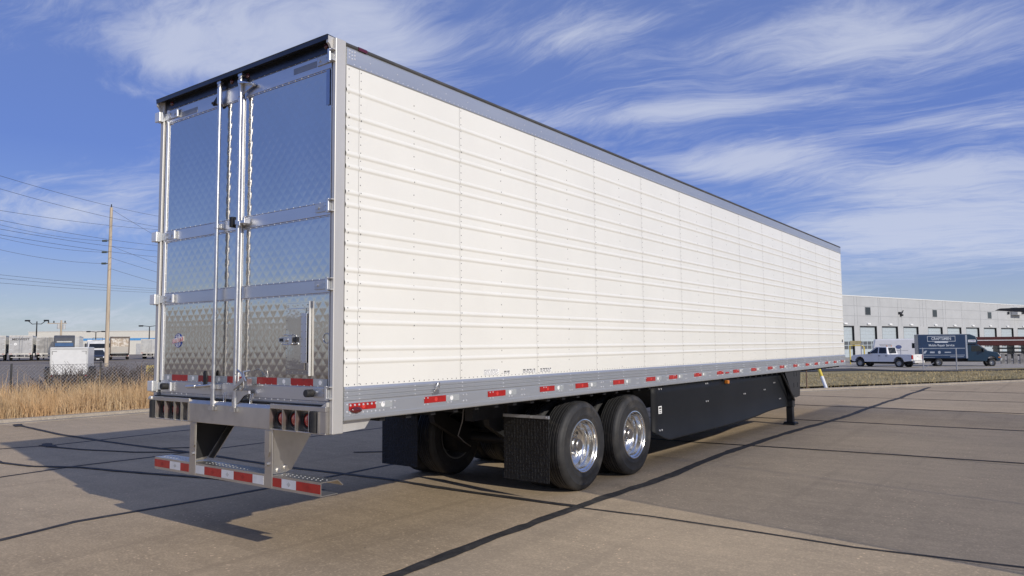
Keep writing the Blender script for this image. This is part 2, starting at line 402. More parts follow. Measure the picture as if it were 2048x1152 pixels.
strip('tar_seal', [(-1.9, 20.6), (4.7, 20.8), (12, 20.7)], .08, 10)
strip('tar_seal', [(1.4, 25), (12, 25.2)], .08, 15)
strip('tar_seal', [(-13, 1.6), (-6.9, .7), (-6.1, .8), (-5.4, 1.16), (-4.07, 1.46), (-3, 1.73), (-2.0, 1.85), (-1.2, 2.0)], .085, 11, z=.0125)
strip('tar_seal', [(-8.5, 1.86), (-7.37, 2.02), (-6.3, 2.35), (-5.6, 2.8)], .07, 12, z=.0125)
strip('tar_seal', [(-7.2, 4.0), (-6.6, 3.85), (-6.0, 3.7), (-5.75, 3.4), (-6.1, 3.1), (-6.35, 2.85)], .07, 13, z=.0125)
strip('tar_seal', [(-3.3, 4.3), (-2.6, 4.9), (-1.9, 5.3), (-.4, 5.9)], .07, 14, z=.0125)
for q in ((-12.7, 3.02), (-8.45, 1.9)):
    strip('tar_seal', [(q[0]-.25, q[1]+.12), (q[0]+.02, q[1]+.02), (q[0]+.3, q[1]-.04)], .16, q[0], z=.014)

# kerb along the yard edge (a chain of kerb stones)
KP = [(-13.2, -12), (-13.2, 7.0), (-12.85, 8.0), (-1.92, 21.4), (4.32, 32.48), (28.1, 75)]
kerb = MB()
def kerb_at(p, q):
    d = (Vector(q)-Vector(p)).normalized(); n = Vector((-d.y, d.x))
    return n
pts = [Vector(p) for p in KP]
prof = [(-.02, -.06), (-.02, .012), (.22, .02), (.25, .08), (.28, .09), (.40, .09), (.42, -.06)]
ring = []
for k, p in enumerate(pts):
    d = (pts[min(k+1, len(pts)-1)]-pts[max(k-1, 0)]).normalized(); n = Vector((-d.y, d.x))
    ring.append([(p.x+n.x*a, p.y+n.y*a, z) for a, z in prof])
for k in range(len(ring)-1):
    for j in range(len(prof)-1): kerb.quad(ring[k][j], ring[k+1][j], ring[k+1][j+1], ring[k][j+1])
obj('kerb', kerb, KERB, kind='structure', smooth=30)

# the far sides of the yard
drape('asphalt_lot', [(-19.4, -60), (-19.4, 60), (-320, 190), (-320, -120)], ASPH, .0, (40, 60))
drape('lawn', [(-13.75, 7.6), (27.7, 75.3), (8, 95), (-24, 42)], LAWN, -.01, (50, 22))
drape('road', [(-26, 40.0), (-7.0, 62), (-9.6, 66.5), (-30, 44)], ROADM, .025, (24, 4))
drape('road', [(-7.0, 62), (-1.2, 55.2), (2.0, 57.5), (-9.6, 66.5)], ROADM, .028, (10, 6))
drape('road', [(-1.2, 55.2), (20, 60), (22, 63), (2.0, 57.5)], ROADM, .025, (10, 4))
drape('concrete_lot', [(-30, 44.3), (-9.5, 66.7), (-30, 175), (-70, 120)], CONC2, .03, (16, 30))
drape('concrete_lot', [(-9.5, 66.7), (2.0, 57.7), (60, 190), (-30, 175)], CONC2, .034, (16, 30))
drape('grass_verge', [(-2.2, 62.8), (2.2, 59.2), (16, 66), (12, 71)], LAWN, .07, (10, 10))

# ------------------------------------------------------------------ the white refrigerated trailer
T = thing('semi_trailer', 'long white refrigerated semi trailer with quilted stainless rear doors, black side skirt and two axles', 'semi trailer')
HWD, LEN, ZT = 1.3, 16.25, 4.065
obj('insulated_body', MB().box(-1.29, 1.290, .06, LEN-.03, 1.10, 4.03), mat('body_backing', (.45, .44, .42), .6), T)
# roof with a slightly crowned skin
def roof_fn(u, v):
    x = lerp(-1.285, 1.285, u); return (x, lerp(.02, LEN-.02, v), 4.045+.025*(1-(x/1.285)**2))
obj('roof', MB().grid(roof_fn, 10, 8), ALU, T, smooth=180)
# ribbed side panels
RIBS = []
for k in range(7): RIBS += [1.5435+.306*k, 1.644+.306*k]
RIBS.append(1.5435+.306*7)
prof = [(1.352, 0)]
for z in RIBS:
    prof += [(z-.026, 0), (z-.021, 0), (z-.0135, .005), (z-.005, .0083), (z+.005, .0083), (z+.0135, .005), (z+.021, 0), (z+.026, 0)]
prof.append((3.888, 0))
SEAM0, SEAMD = .2389, 1.2377
edges = [.1015]+[SEAM0+SEAMD*k for k in range(13)]+[LEN-.045]
for s_ in (1, -1):
    for k in range(len(edges)-1):
        a, b = edges[k], edges[k+1]-.0015; mb = MB(); n = 1 if k == 0 else 6; N = len(prof)
        for i in range(n+1):
            y = lerp(a, b, i/n)
            for z, o in prof:
                wv = .0011*mnoise.noise((y*2.3, z*2.1, s_*5))*(1-i/n)*(i/n)*4
                mb.v.append((s_*(1.3002+o+wv+.0012*(1-i/n)), y, z))
        for i in range(n):
            for q in range(N-1):
                f = (i*N+q, (i+1)*N+q, (i+1)*N+q+1, i*N+q+1); mb.f.append(f if s_ > 0 else f[::-1])
        obj('side_panel', mb, WHITE, T, smooth=70)
# rivets on the panels
rv = MB()
def rcol(y, z0, z1, st, off=0):
    z = z0
    while z < z1:
        o = 0
        for r_ in RIBS:
            if abs(z-r_) < .016: o = .008
        rv.dome((1.3008+o, y, z), (1, 0, 0), .0062, .0032, 6); z += st
rcol(.130, 1.37, 3.87, .0655)
for k in range(13): rcol(SEAM0+SEAMD*k+.018, 1.37, 3.87, .0655)
for k in range(13): rcol(SEAM0+SEAMD*(k+.5)+.01, 1.385, 3.85, .1125)
y = .15
while y < LEN-.05: rv.dome((1.3010, y, 1.366), (1, 0, 0), .0062, .0032, 6); y += .0605
obj('rivets', rv, RIVW, T, kind='stuff')
# top rail, roof edge
for s_ in (1, -1):
    obj('top_rail', MB().prism([(s_*1.29, 3.884), (s_*1.3035, 3.884), (s_*1.3075, 3.893), (s_*1.3075, 4.020), (s_*1.300, 4.034), (s_*1.27, 4.036)], 'y', .102, LEN-.02), ALU, T)
    obj('roof_edge', MB().prism([(s_*1.26, 4.036), (s_*1.303, 4.036), (s_*1.309, 4.046), (s_*1.300, 4.066), (s_*1.26, 4.068)], 'y', .103, LEN-.015), ROOFEDGE, T)
rt_ = MB(); y = .18
while y < LEN-.1: rt_.dome((1.3076, y, 3.905), (1, 0, 0), .0062, .003, 6); y += .0605
y = .35
while y < LEN-.2: rt_.dome((1.3076, y, 3.965), (1, 0, 0), .006, .003, 6); y += .31
for a in range(3):
    for b in range(3): rt_.dome((1.3076, .128+a*.028, 4.008-b*.028-.006*(a % 2)), (1, 0, 0), .0085, .004, 7)
obj('rivets', rt_, RIVA, T, kind='stuff')
obj('marker_lamp', MB().prism([(1.295, 4.0365), (1.316, 4.036), (1.316, 4.056), (1.308, 4.066), (1.295, 4.066)], 'y', .22, .31), mat('dark_red_lens', (.10, .008, .01), .15, coat=1), T)
# bottom rail: grooved upper half, flat web, lip
bp_ = [(1.28, 1.3515), (1.3045, 1.3515)]
for z in (1.334, 1.299, 1.264): bp_ += [(1.3155, z), (1.3155, z-.016), (1.3035, z-.0205), (1.3035, z-.029)]
bp_ += [(1.3045, 1.226), (1.3060, 1.132), (1.313, 1.129), (1.313, 1.100), (1.309, 1.092), (1.26, 1.092), (1.26, 1.10), (1.28, 1.11)]
obj('bottom_rail', MB().prism(bp_, 'y', .105, LEN-.005), ALU, T)
obj('bottom_rail', MB().prism([(-a, b) for a, b in bp_], 'y', .105, LEN-.005), ALU, T)
rb = MB(); k = 0; y = .135
for z in (1.342, 1.307, 1.272, 1.215, 1.16): rb.dome((1.3055, .135, z), (1, 0, 0), .009, .004, 7)
while SEAM0+.619*k < LEN-.1:
    for z in (1.3255, 1.2905, 1.2555): rb.dome((1.3158, SEAM0+.619*k+.012, z), (1, 0, 0), .0075, .004, 6)
    k += 1
k = 0
while .66+.305*k < LEN-.2:
    for dy in (-.022, .022):
        for z in (1.212, 1.158): rb.dome((1.3068, .66+.305*k+dy+(.05 if k % 3 else -.04), z), (1, 0, 0), .0085, .004, 6)
    k += 1
for k in range(9): rb.dome((1.309, .165+.044*k, 1.208), (1, 0, 0), .010, .006, 7); rb.dome((1.3068, .165+.044*k, 1.148), (1, 0, 0), .0085, .004, 7)
obj('rivets', rb, RIVA, T, kind='stuff')
# reflective tape along the rail
redm = mesh_of(MB().box(0, .0012, 0, .28, 0, .055), RED); whm = mesh_of(MB().box(0, .0012, 0, .18, 0, .055), GTAPE); mkm = mesh_of(MB().cyl((0, 0, 0), (.0008, 0, 0), .021, 14), WMARK); mk2 = mesh_of(MB().cyl((0, 0, 0), (.0008, 0, 0), .019, 14), mat('tape_ring', (.62, .05, .04), .35))
for y in (.151, .992, 1.872, 2.75, 3.46, 4.33, 5.217, 5.922, 6.80, 7.70, 8.42, 9.30, 10.205, 10.92, 11.815, 12.70, 13.40, 14.29, 15.08, 15.80):
    o = obj('red_reflector', redm, None, T, loc=(1.3064, y, 1.168)); obj('tape_mark', mk2, None, o, loc=(.0013, .15, .027))
    if abs(y-7.7) > .1:
        o = obj('silver_reflector', whm, None, T, loc=(1.3064, y+.281, 1.168)); obj('tape_mark', mkm, None, o, loc=(.0013, .075, .027))
obj('marker_lamp', MB().prism([(8.055, 1.172), (8.2, 1.172), (8.19, 1.198), (8.065, 1.198)], 'x', 1.306, 1.324), REDL, T, bevel=.006)
obj('marker_lamp', MB().lathe([(0, .022), (.012, .022), (.022, .016), (.026, .004), (.026, 0)], (0, 0, 0), (1, 0, 0), 16), mat('dark_red_lens'), T, smooth=60, loc=(1.3085, .222, 1.169)).scale = (1, 2.3, 1)
obj('amber_lamp', MB().box(1.268, 1.335, 8.10, 8.17, 1.005, 1.065), AMBER, T, bevel=.012)
obj('lamp_bracket', MB().box(1.15, 1.30, 7.98, 8.12, 1.067, 1.088), DARK, T)
# door hold-back hook on the rail
hk = MB(); hk.box(1.3157, 1.320, 1.09, 1.17, 1.242, 1.275); hk.tube([(1.318, 1.11, 1.26), (1.345, 1.11, 1.29), (1.35, 1.112, 1.325), (1.345, 1.13, 1.345), (1.325, 1.165, 1.338), (1.318, 1.168, 1.29)], .0055, 7)
obj('door_hook', hk, ZINC, T, smooth=50)
# makers' notices low on the side
def notice(y0, y1, z0, z1, rows):
    o = obj('notice_label', MB().box(1.3018, 1.3026, y0, y1, z0, z1), WMARK, T); pr = MB()
    for r_ in range(rows):
        z = lerp(z1, z0, (r_+.5)/rows); yy = y0+.008
        while yy < y1-.02:
            l = random.uniform(.012, .05); pr.box(1.3027, 1.3030, yy, min(yy+l, y1-.006), z-.0022*(2.2 if r_ == 0 else 1), z+.0022*(2.2 if r_ == 0 else 1)); yy += l+random.uniform(.006, .02)
    obj('print', pr, PRINTG if r_ > 3 else PRINT, o)
notice(1.815, 2.055, 1.374, 1.428, 6); notice(2.128, 2.235, 1.380, 1.408, 3); notice(2.45, 2.68, 1.374, 1.415, 4); notice(2.76, 2.98, 1.374, 1.415, 4)
obj('emblem', MB().cyl((1.301, 16.05, 1.68), (1.3035, 16.05, 1.68), .052, 16), PRINT, T)
# front wall
obj('front_wall', MB().box(-1.27, 1.27, LEN-.03, LEN+.01, 1.1, 4.04), WHITE, T, bevel=.01)
for s_ in (1, -1): obj('front_corner', MB().prism([(s_*1.26, LEN-.044), (s_*1.303, LEN-.044), (s_*1.303, LEN-.02), (s_*1.29, LEN+.008), (s_*1.26, LEN+.02)], 'z', 1.095, 4.06), WHITE, T)

# --- rear frame
for s_ in (1, -1):
    x0, x1 = (1.262, 1.3) if s_ > 0 else (-1.3, -1.245)
    obj('rear_post', MB().box(x0, x1, -.004, .101, 1.0, 4.075), STEELV, T, bevel=.006)
obj('door_gasket', MB().box(-1.243, 1.261, .034, .05, 1.20, 3.99), GASKET, T)
hd = MB(); hd.box(-1.244, 1.261, .012, .06, 3.985, 4.072)
obj('header', hd, HEADER, T)
obj('header_lip', MB().prism([(-.055, 4.085), (-.058, 4.094), (.05, 4.086), (.05, 4.076), (-.04, 4.077), (-.049, 4.055), (-.053, 4.055)], 'x', -1.30, 1.262), HEADER, T)
for s_ in (1, -1): obj('header_cap', MB().prism([(-.05, 4.085), (.04, 4.082), (.04, 3.985), (-.015, 3.985), (-.035, 4.02), (-.05, 4.03)], 'x', s_*1.263 if s_ > 0 else -1.302, s_*1.263-.022 if s_ > 0 else -1.280), STEELV, T)
for x in (-1.12, -.12, .02+.1, 1.17):
    obj('clearance_lamp', MB().lathe([(0, -.014), (.016, -.012), (.022, -.004), (.022, .004)], (x, .01, 4.035), (0, 1, 0), 14), mat('dark_red_lens', (.10, .008, .01), .15, coat=1), T, smooth=60)
# doors: frame strips plus quilted skins
def quilt(x0, x1, z0, z1, seed):
    st = .009; nx = int((x1-x0)/st); nz = int((z1-z0)/st)
    def fn(u, v):
        x = lerp(x0, x1, u); z = lerp(z0, z1, v); p = (x/.104+z/.112); q = (x/.104-z/.112)
        a = abs((p % 1)-.5)*2; b = abs((q % 1)-.5)*2          # 1 on a crease, 0 in the middle of a diamond
        h = .0008*(1-max(a, b)**2.6)*(1-.25*min(a, b))
        e = min(1, min(x-x0, x1-x, z-z0, z1-z)/.03)
        h = h*e+.0011*mnoise.noise((x*1.7+seed, z*1.7, seed))+.00012*mnoise.noise((x*9, z*9, seed))
        return (x, .024-h, z)
    return mesh_of(MB().grid(fn, nx, nz), MIRROR, 180, 'quilt')
DS = .052
for (x0, x1, lab) in ((-1.222, DS-.004, 'L'), (DS+.004, 1.236, 'R')):
    obj('door', MB().box(x0, x1, .0262, .033, 1.215, 3.982), ALUB, T)
    d = T.children[-1]
    for z0, z1 in ((3.852, 3.978), (2.683, 2.782), (2.077, 2.178), (1.243, 1.350)):
        b = obj('band', MB().box(x0+.02, x1-.006, .016, .0258, z0, z1), ALUB, d, bevel=.003)
        for zz in (z0-.010, z1+.004): obj('band_edge', MB().box(x0+.02, x1-.006, .0185, .0256, zz, zz+.007), ALUB, d)
    qx0, qx1 = x0+(.06 if lab == 'L' else .03), x1-(.035 if lab == 'L' else .008)
    for z0, z1 in ((2.794, 3.840), (2.190, 2.672), (1.362, 2.066)):
        o = obj('quilted_panel', quilt(qx0, qx1, z0, z1, z0*3+x0), None, d)
    rv = MB()
    for z0, z1 in ((3.852, 3.978), (2.683, 2.782), (2.077, 2.178), (1.243, 1.350)):
        x = x0+.05
        while x < x1-.03:
            for zz in (z0-.006, z1+.0075): rv.dome((x, .0186, zz), (0, -1, 0), .0055, .004, 6)
            x += .083
    x = x0+.012
    zz = 1.40
    while zz < 3.84:
        rv.dome((x1-.012 if lab == 'R' else x0+.040, .026, zz), (0, -1, 0), .0045, .003, 5); zz += .075
    obj('rivets', rv, RIVA, d, kind='stuff')
# bright edge moulding on the hinge side of the far door and at the meeting edge
obj('edge_molding', MB().box(-1.222, -1.182, .012, .0258, 1.355, 3.99), TRIM, T, bevel=.004)
obj('edge_molding', MB().box(DS-.010, DS+.012, .010, .0258, 1.352, 3.848), TRIM, T, bevel=.006)
obj('door_edge_strip', MB().box(1.229, 1.2365, .012, .0258, 1.352, 3.848), TRIM, T)
# worn plate patches left by removed lettering on the top band
for x0, x1, z0, z1 in ((-.955, -.68, 3.868, 3.920), (.755, 1.045, 3.897, 3.948)):
    obj('name_plate', MB().box(x0, x1, .0142, .0158, z0, z1), mat('dull_plate', (.33, .33, .34), .5, .8), T)
obj('name_plate', MB().box(1.168, 1.208, .0135, .016, 3.56, 3.848), mat('dull_strip', (.40, .44, .52), .3, 1), T)
# hinges
def hinge(s_, z):
    h = MB(); x = 1.255 if s_ > 0 else -1.29
    hz_ = .048
    base_ = obj('hinge', MB().box(*( (1.06, 1.235) if s_ > 0 else (-1.25, -1.0)), .006, .0158, z-.035, z+.035), ALU, T, bevel=.002)
    obj('hinge_pin', MB().cyl((x-.008*s_, -.022, z-hz_-.006), (x-.008*s_, -.022, z+hz_+.004), .017, 14), ZINC, base_, smooth=40)
    obj('hinge_knuckle', MB().box(*((1.22, 1.262) if s_ > 0 else (-1.29, -1.245)), -.024, .004, z-hz_, z+hz_), ALU, base_, bevel=.003)
    if s_ > 0:
        for zz in (z-hz_, z+hz_-.008): obj('hinge_lug', MB().box(1.235, 1.30, -.034, -.0045, zz, zz+.008), STEELV, base_)
    else:
        obj('hinge_lug', MB().prism([(-1.335, z-hz_), (-1.245, z-hz_), (-1.245, z+hz_), (-1.335, z+hz_)], 'y', -.048, -.026), TRIM, base_, bevel=.006)
        obj('hinge_end', MB().box(-1.015, -.985, -.010, .0057, z-.040, z+.040), TRIM, base_, bevel=.004)
    bl = MB()
    for dx, dz in ((.05, .018), (.05, -.018), (.14, 0)):
        xx = 1.235-dx if s_ > 0 else -1.20+dx
        bl.cyl((xx, -.003, z+dz), (xx, .006, z+dz), .011, 8)
    obj('bolts', bl, ZINC, base_, kind='stuff')
for z in (3.92, 2.735, 2.127, 1.300):
    hinge(1, z+.012); hinge(-1, z)
# lock rods with brackets, cams, guides and handles
def rod(x, y=-.030):
    r_ = obj('lock_rod', MB().cyl((x, y, 1.20), (x, y, 4.01), .0175, 16), ZINC, T, smooth=40)
    cm = MB(); cm.cyl((x, y, 4.0), (x, y, 4.03), .024, 14, .015); cm.box(x-.028, x+.030, y-.012, y+.02, 4.028, 4.052)
    obj('cam', cm, ZINC, r_, smooth=30)
    cb = MB(); cb.cyl((x, y, 1.135), (x, y, 1.25), .023, 14); cb.box(x-.03, x+.055, y-.026, y+.008, 1.122, 1.15); cb.box(x+.035, x+.055, y-.04, y-.02, 1.122, 1.165); cb.cyl((x+.01, y-.03, 1.137), (x+.01, y+.02, 1.137), .018, 10)
    obj('cam', cb, ZINC, r_, smooth=30)
    for z in (2.735, 1.32):
        gb = MB(); gb.cyl((x, y, z-.018), (x, y, z+.018), .026, 14); gb.box(x-.045, x+.05, -.012, .0155, z-.02, z+.02)
        obj('rod_guide', gb, ZINC, r_, smooth=30)
    obj('rod_guide', MB().cyl((x, y, 3.84), (x, y, 3.98), .0235, 14), ZINC, r_, smooth=40)
    return r_
XL, XR = -.243, .078
ra = rod(XL); rb_ = rod(XR)
br = MB(); br.prism([(XR, 3.985), (XR+.165, 3.935), (XR+.17, 3.915), (XR+.10, 3.90), (XR, 3.865)], 'y', -.016, -.006); br.prism([(XR, 3.985), (XR+.16, 3.93), (XR+.16, 3.925), (XR, 3.96)], 'y', -.062, -.006); br.cyl((XR+.155, -.02, 3.925), (XR+.155, .0075, 3.925), .012, 8)
obj('rod_bracket', br, ZINC, rb_)
bl_ = MB(); bl_.prism([(XL, 3.955), (XL-.10, 3.885), (XL-.11, 3.85), (XL-.085, 3.845), (XL, 3.88)], 'y', -.03, -.018); bl_.cyl((XL-.095, -.045, 3.868), (XL-.095, .007, 3.868), .013, 8)
obj('rod_bracket', bl_, DARK, ra)
lk = MB(); lk.box(XR-.095, XR-.055, -.055, .0155, 2.70, 2.79); lk.box(XR-.06, XR-.02, -.05, -.03, 2.715, 2.775)
obj('lock_keeper', lk, DARK, rb_, bevel=.004)
l2 = MB(); l2.box(XR+.02, XR+.115, -.045, -.005, 2.72, 2.745); l2.box(XR+.10, XR+.12, -.05, .006, 2.715, 2.765); l2.box(XR+.02, XR+.05, -.05, -.03, 2.70, 2.74)
obj('lock_keeper', l2, ZINC, rb_, bevel=.003)
# handles and hasps at the foot of the rods
hl = MB(); hl.tube([(XL-.02, -.045, 1.335), (XL-.12, -.055, 1.325), (XL-.25, -.05, 1.318)], .011, 8); hl.tube([(XL-.25, -.05, 1.318), (XL-.30, -.052, 1.316), (XL-.395, -.05, 1.312)], .0165, 8)
hl.box(XL-.30, XL-.02, -.025, -.012, 1.29, 1.335)
obj('door_handle', hl, ZINC, ra, smooth=50)
hs = MB(); hs.prism([(XL-.14, 1.335), (XL-.145, 1.44), (XL-.125, 1.46), (XL-.10, 1.45), (XL-.09, 1.40), (XL-.095, 1.335)], 'y', -.045, -.028)
obj('hasp', hs, DARK, ra, bevel=.004)
h2 = MB(); h2.prism([(XR+.0, 1.30), (XR+.03, 1.30), (XR+.205, 1.39), (XR+.215, 1.42), (XR+.185, 1.425)], 'y', -.075, -.055)
h2.tube([(XR+.07, -.05, 1.455), (XR+.10, -.075, 1.475), (XR+.16, -.08, 1.45), (XR+.20, -.08, 1.40), (XR+.19, -.075, 1.33), (XR+.15, -.065, 1.305), (XR+.10, -.05, 1.31)], .0075, 7)
h2.tube([(XR+.24, -.05, 1.47), (XR+.20, -.085, 1.46), (XR+.215, -.085, 1.41), (XR+.235, -.08, 1.38)], .0075, 7)
h2.prism([(XR+.0, 1.17), (XR+.02, 1.17), (XR+.13, 1.255), (XR+.20, 1.275), (XR+.19, 1.30), (XR, 1.30)], 'y', -.03, -.012)
h2.box(XR+.10, XR+.21, -.055, -.01, 1.345, 1.40)
obj('door_handle', h2, ZINC, rb_, smooth=45)
for x in (-.08, .30):
    lp = MB(); lp.tube([(x-.015, -.012, 1.275), (x-.02, -.02, 1.225), (x-.02, -.02, 1.19), (x-.01, -.02, 1.178), (x+.005, -.02, 1.19), (x+.008, -.02, 1.235), (x+.015, -.012, 1.278)], .005, 6)
    obj('seal_loop', lp, ZINC, T, smooth=60)
# red and white tape over the lower band
ex = [-1.145, -1.01, -.738, -.563, -.353, -.110, .137, .319, .591, .768, 1.046, 1.212]
for i in range(11):
    if i % 2: obj('red_reflector', MB().box(ex[i], ex[i+1], .0165, .0205, 1.356, 1.412), RED, T)
    else:
        o = obj('silver_reflector', MB().box(ex[i], ex[i+1], .0165, .0205, 1.356, 1.412), GTAPE, T); obj('tape_mark', MB().cyl(((ex[i]+ex[i+1])/2, .0158, 1.384), ((ex[i]+ex[i+1])/2, .0164, 1.384), .018, 14), WMARK, o)
# rubber buffers on the lower band
for x in (-1.06, 1.05): obj('rubber_buffer', MB().cyl((x, .0155, 1.302), (x, -.060, 1.304), .030, 16), RUBBER, T, bevel=.006, smooth=50)
# vent hatch
V = obj('vent_hatch', MB().box(.705, 1.000, .004, .0135, 1.440, 2.010), PLATE, T, bevel=.002); V.location.y = .008
obj('vent_lid', MB().box(.730, .955, -.006, .0035, 1.478, 1.968), PLATE, V, bevel=.004)
obj('vent_hinge', MB().box(.915, .985, -.012, -.0065, 1.535, 1.925), ALUB, V, bevel=.002)
obj('vent_gutter', MB().prism([(1.002, .012), (1.004, -.008), (1.010, -.009), (1.011, .012)], 'z', 1.435, 2.02), TRIM, V)
lt = MB(); lt.box(.64, .90, -.018, -.0068, 1.700, 1.735); lt.box(.70, .80, -.034, -.016, 1.695, 1.742); lt.cyl((.76, -.05, 1.718), (.76, -.02, 1.718), .016, 10); lt.box(.80, .84, -.04, -.01, 1.688, 1.75); lt.tube([(.72, -.03, 1.75), (.76, -.045, 1.758), (.82, -.03, 1.75)], .005, 6); lt.tube([(.70, -.03, 1.685), (.78, -.045, 1.678), (.85, -.03, 1.686)], .005, 6)
obj('vent_latch', lt, ZINC, V, smooth=35)
obj('latch_grip', MB().box(.68, .745, -.042, -.034, 1.705, 1.73), BLACK, V, bevel=.003)
obj('latch_grip', MB().box(.85, .895, -.034, -.018, 1.70, 1.74), BLACK, V, bevel=.003)
rv = MB()
for i in range(5): rv.dome((.73+.062*i, .004, 1.992), (0, -1, 0), .006, .004, 6); rv.dome((.73+.062*i, .004, 1.457), (0, -1, 0), .006, .004, 6)
for i in range(7): rv.dome((.717, .004, 1.50+.075*i), (0, -1, 0), .006, .004, 6); rv.dome((.978, -.0121, 1.55+.058*i), (0, -1, 0), .006, .004, 6); rv.dome((.926, -.0121, 1.55+.058*i), (0, -1, 0), .005, .004, 6)
obj('rivets', rv, RIVW, V, kind='stuff')
obj('drain_ring', MB().lathe([(.034, 0), (.036, -.004), (.040, -.004), (.042, 0)], (1.192, .0215, 1.725), (0, 1, 0), 20), ZINC, T, smooth=60)
# round maker's emblem on the far door: blue globe, red banner
LG = obj('emblem', MB().cyl((-.922, .0125, 1.730), (-.922, .0165, 1.730), .066, 28), BLUE, T, label='blue globe emblem with a red banner')
LG.location.y = .006
gl = MB()
for k in (-.6, 0, .6):
    pts_ = []
    for i in range(9):
        t = lerp(-1.15, 1.15, i/8); pts_.append((-.922+.064*math.sin(k)*math.cos(t), .0122, 1.730+.064*math.sin(t)))
    gl.tube(pts_, .0016, 4)
for zz in (-.034, .034): gl.tube([(-.922-.054, .0122, 1.730+zz), (-.922+.054, .0122, 1.730+zz)], .0016, 4)
obj('globe_lines', gl, WMARK, LG)
obj('banner', MB().prism([(-1.017, 1.697), (-.83, 1.722), (-.826, 1.770), (-1.012, 1.745)], 'y', .0088, .0120), WMARK, LG)
obj('banner', MB().prism([(-1.010, 1.702), (-.835, 1.7255), (-.832, 1.7645), (-1.007, 1.741)], 'y', .0078, .0087), LRED, LG)
text('lettering', 'UTILITY', .047, WMARK, LG, (-.921, .0072, 1.7325), (R(90), R(-7.5), 0), .0012, .0005, .98)

# --- rear sill, lamps
sl = MB(); sl.prism([(.0, 1.0), (-.036, 1.0), (-.036, 1.165), (-.022, 1.196), (.0, 1.206), (.06, 1.206), (.06, 1.0)], 'x', -.615, .572)
obj('rear_sill', sl, STEEL, T, bevel=.004)
obj('threshold', MB().box(-1.244, 1.261, -.02, .033, 1.2075, 1.2135), GASKET, T)
for s_ in (1, -1):
    a, b = (.5735, 1.2615) if s_ > 0 else (-1.302, -.6165)
    tp = MB(); tp.box(a, b, -.036, .06, 1.168, 1.206); tp.box(a, b, -.036, .06, .998, 1.008); tp.box(a, b, .05, .06, 1.0081, 1.1679)
    L_ = obj('lamp_housing', tp, STEEL, T, bevel=.003)
    fins = (.5735, .742, .905, 1.066, 1.176) if s_ > 0 else (-1.19, -1.022, -.862, -.745, -.625)
    for x in fins: obj('fin', MB().box(x, x+.008, -.042, .0495, 1.0085, 1.1675), STEEL, L_)
    if s_ > 0: obj('end_plate', MB().box(1.186, 1.2615, -.036, .0495, 1.0085, 1.1675), STEEL, L_)
    for i, x in enumerate((.662, .828, .990) if s_ > 0 else (-1.10, -.935, -.80)):
        r_ = .066 if not (s_ < 0 and i == 2) else .056
        ring_ = obj('lamp_ring', MB().lathe([(r_, .0), (r_, -.018), (r_-.012, -.02), (r_-.014, -.006)], (x, .030, 1.088), (0, 1, 0), 24), RUBBER, L_, smooth=50)
        ln = MB().lathe([(0, -.024), (r_*.45, -.022), (r_*.7, -.014), (r_-.013, -.008)], (x, .030, 1.088), (0, 1, 0), 24)
        obj('lamp_lens', ln, REDL, ring_, smooth=60)
    xb = 1.122 if s_ > 0 else -1.252
    dp = [(xb+.045*math.cos(t), -.012-.045*max(0, math.sin(t))*1.0) for t in [math.pi*i/10 for i in range(11)]]+[(xb-.045, .049), (xb+.045, .049)]
    obj('dock_bumper', MB().prism(dp, 'z', 1.009, 1.167), RUBBER, L_)
obj('corner_cap', MB().prism([(-1.335, 1.17), (-1.30, 1.206), (-1.25, 1.206), (-1.25, 1.17)], 'y', -.05, .06), STEELV, T, bevel=.012)
obj('corner_gusset', MB().prism([(1.2, 1.207), (1.262, 1.24), (1.262, 1.207)], 'y', -.03, .0), STEELV, T)
obj('tail_flange', MB().prism([(.105, 1.088), (.43, 1.088), (.365, 1.012), (.105, 1.0)], 'x', 1.244, 1.252), STEELV, T)
# --- rear under-ride guard
for s_ in (1, -1):
    c = .555*s_
    xo, xi = c+.05*s_, c-.05*s_
    web = [(-.018, 1.0), (.40, 1.0), (.15, .66), (.10, .645), (-.018, .645)]
    st_ = obj('guard_post', MB().prism(web, 'x', xo-.008*s_, xo), STEEL, T)
    obj('flange', MB().box(min(xo, xi), max(xo, xi), -.027, -.019, .540, 1.0), STEEL, st_, bevel=.003)
    obj('backing_plate', MB().prism([(xi+.008*s_, .99), (xo-.030*s_, .99), (xo-.030*s_, .82), (xo-.045*s_, .78), (xi+.02*s_, .78), (xi+.008*s_, .80)], 'y', -.036, -.0275), STEEL, st_)
    fl = MB(); d = .05*s_
    fl.v += [(xo, .40, 1.0), (xi, .40, 1.0), (xi, .15, .66), (xo, .15, .66), (xo, .408, 1.0), (xi, .408, 1.0), (xi, .158, .658), (xo, .158, .658)]
    fl.f += [(0, 1, 2, 3), (7, 6, 5, 4), (0, 4, 5, 1), (3, 2, 6, 7), (0, 3, 7, 4), (1, 5, 6, 2)]
    obj('flange', fl, STEEL, st_)
    if s_ < 0: obj('shade_plate', MB().prism([(-.010, .995), (.385, .995), (.15, .675), (-.010, .66)], 'x', xo+.0085-.0, xo+.014), GASKET, st_)  # black plate put in for the shade inside the guard post
    bo = MB()
    for yy, zz in ((.03, .675), (.10, .69)): bo.cyl((xo-.006*s_, yy, zz), (xo+.012*s_, yy, zz), .016, 6)
    bo.cyl((c-.01*s_, -.027, .72), (c-.01*s_, -.042, .72), .016, 6)
    obj('bolts', bo, ZINC, st_, kind='stuff')
gb = MB()
gb.box(-1.2, 1.2, -.024, -.018, .532, .640); gb.box(-1.2, 1.2, -.0179, .14, .634, .640); gb.box(-1.2, 1.2, -.0179, .14, .532, .538)
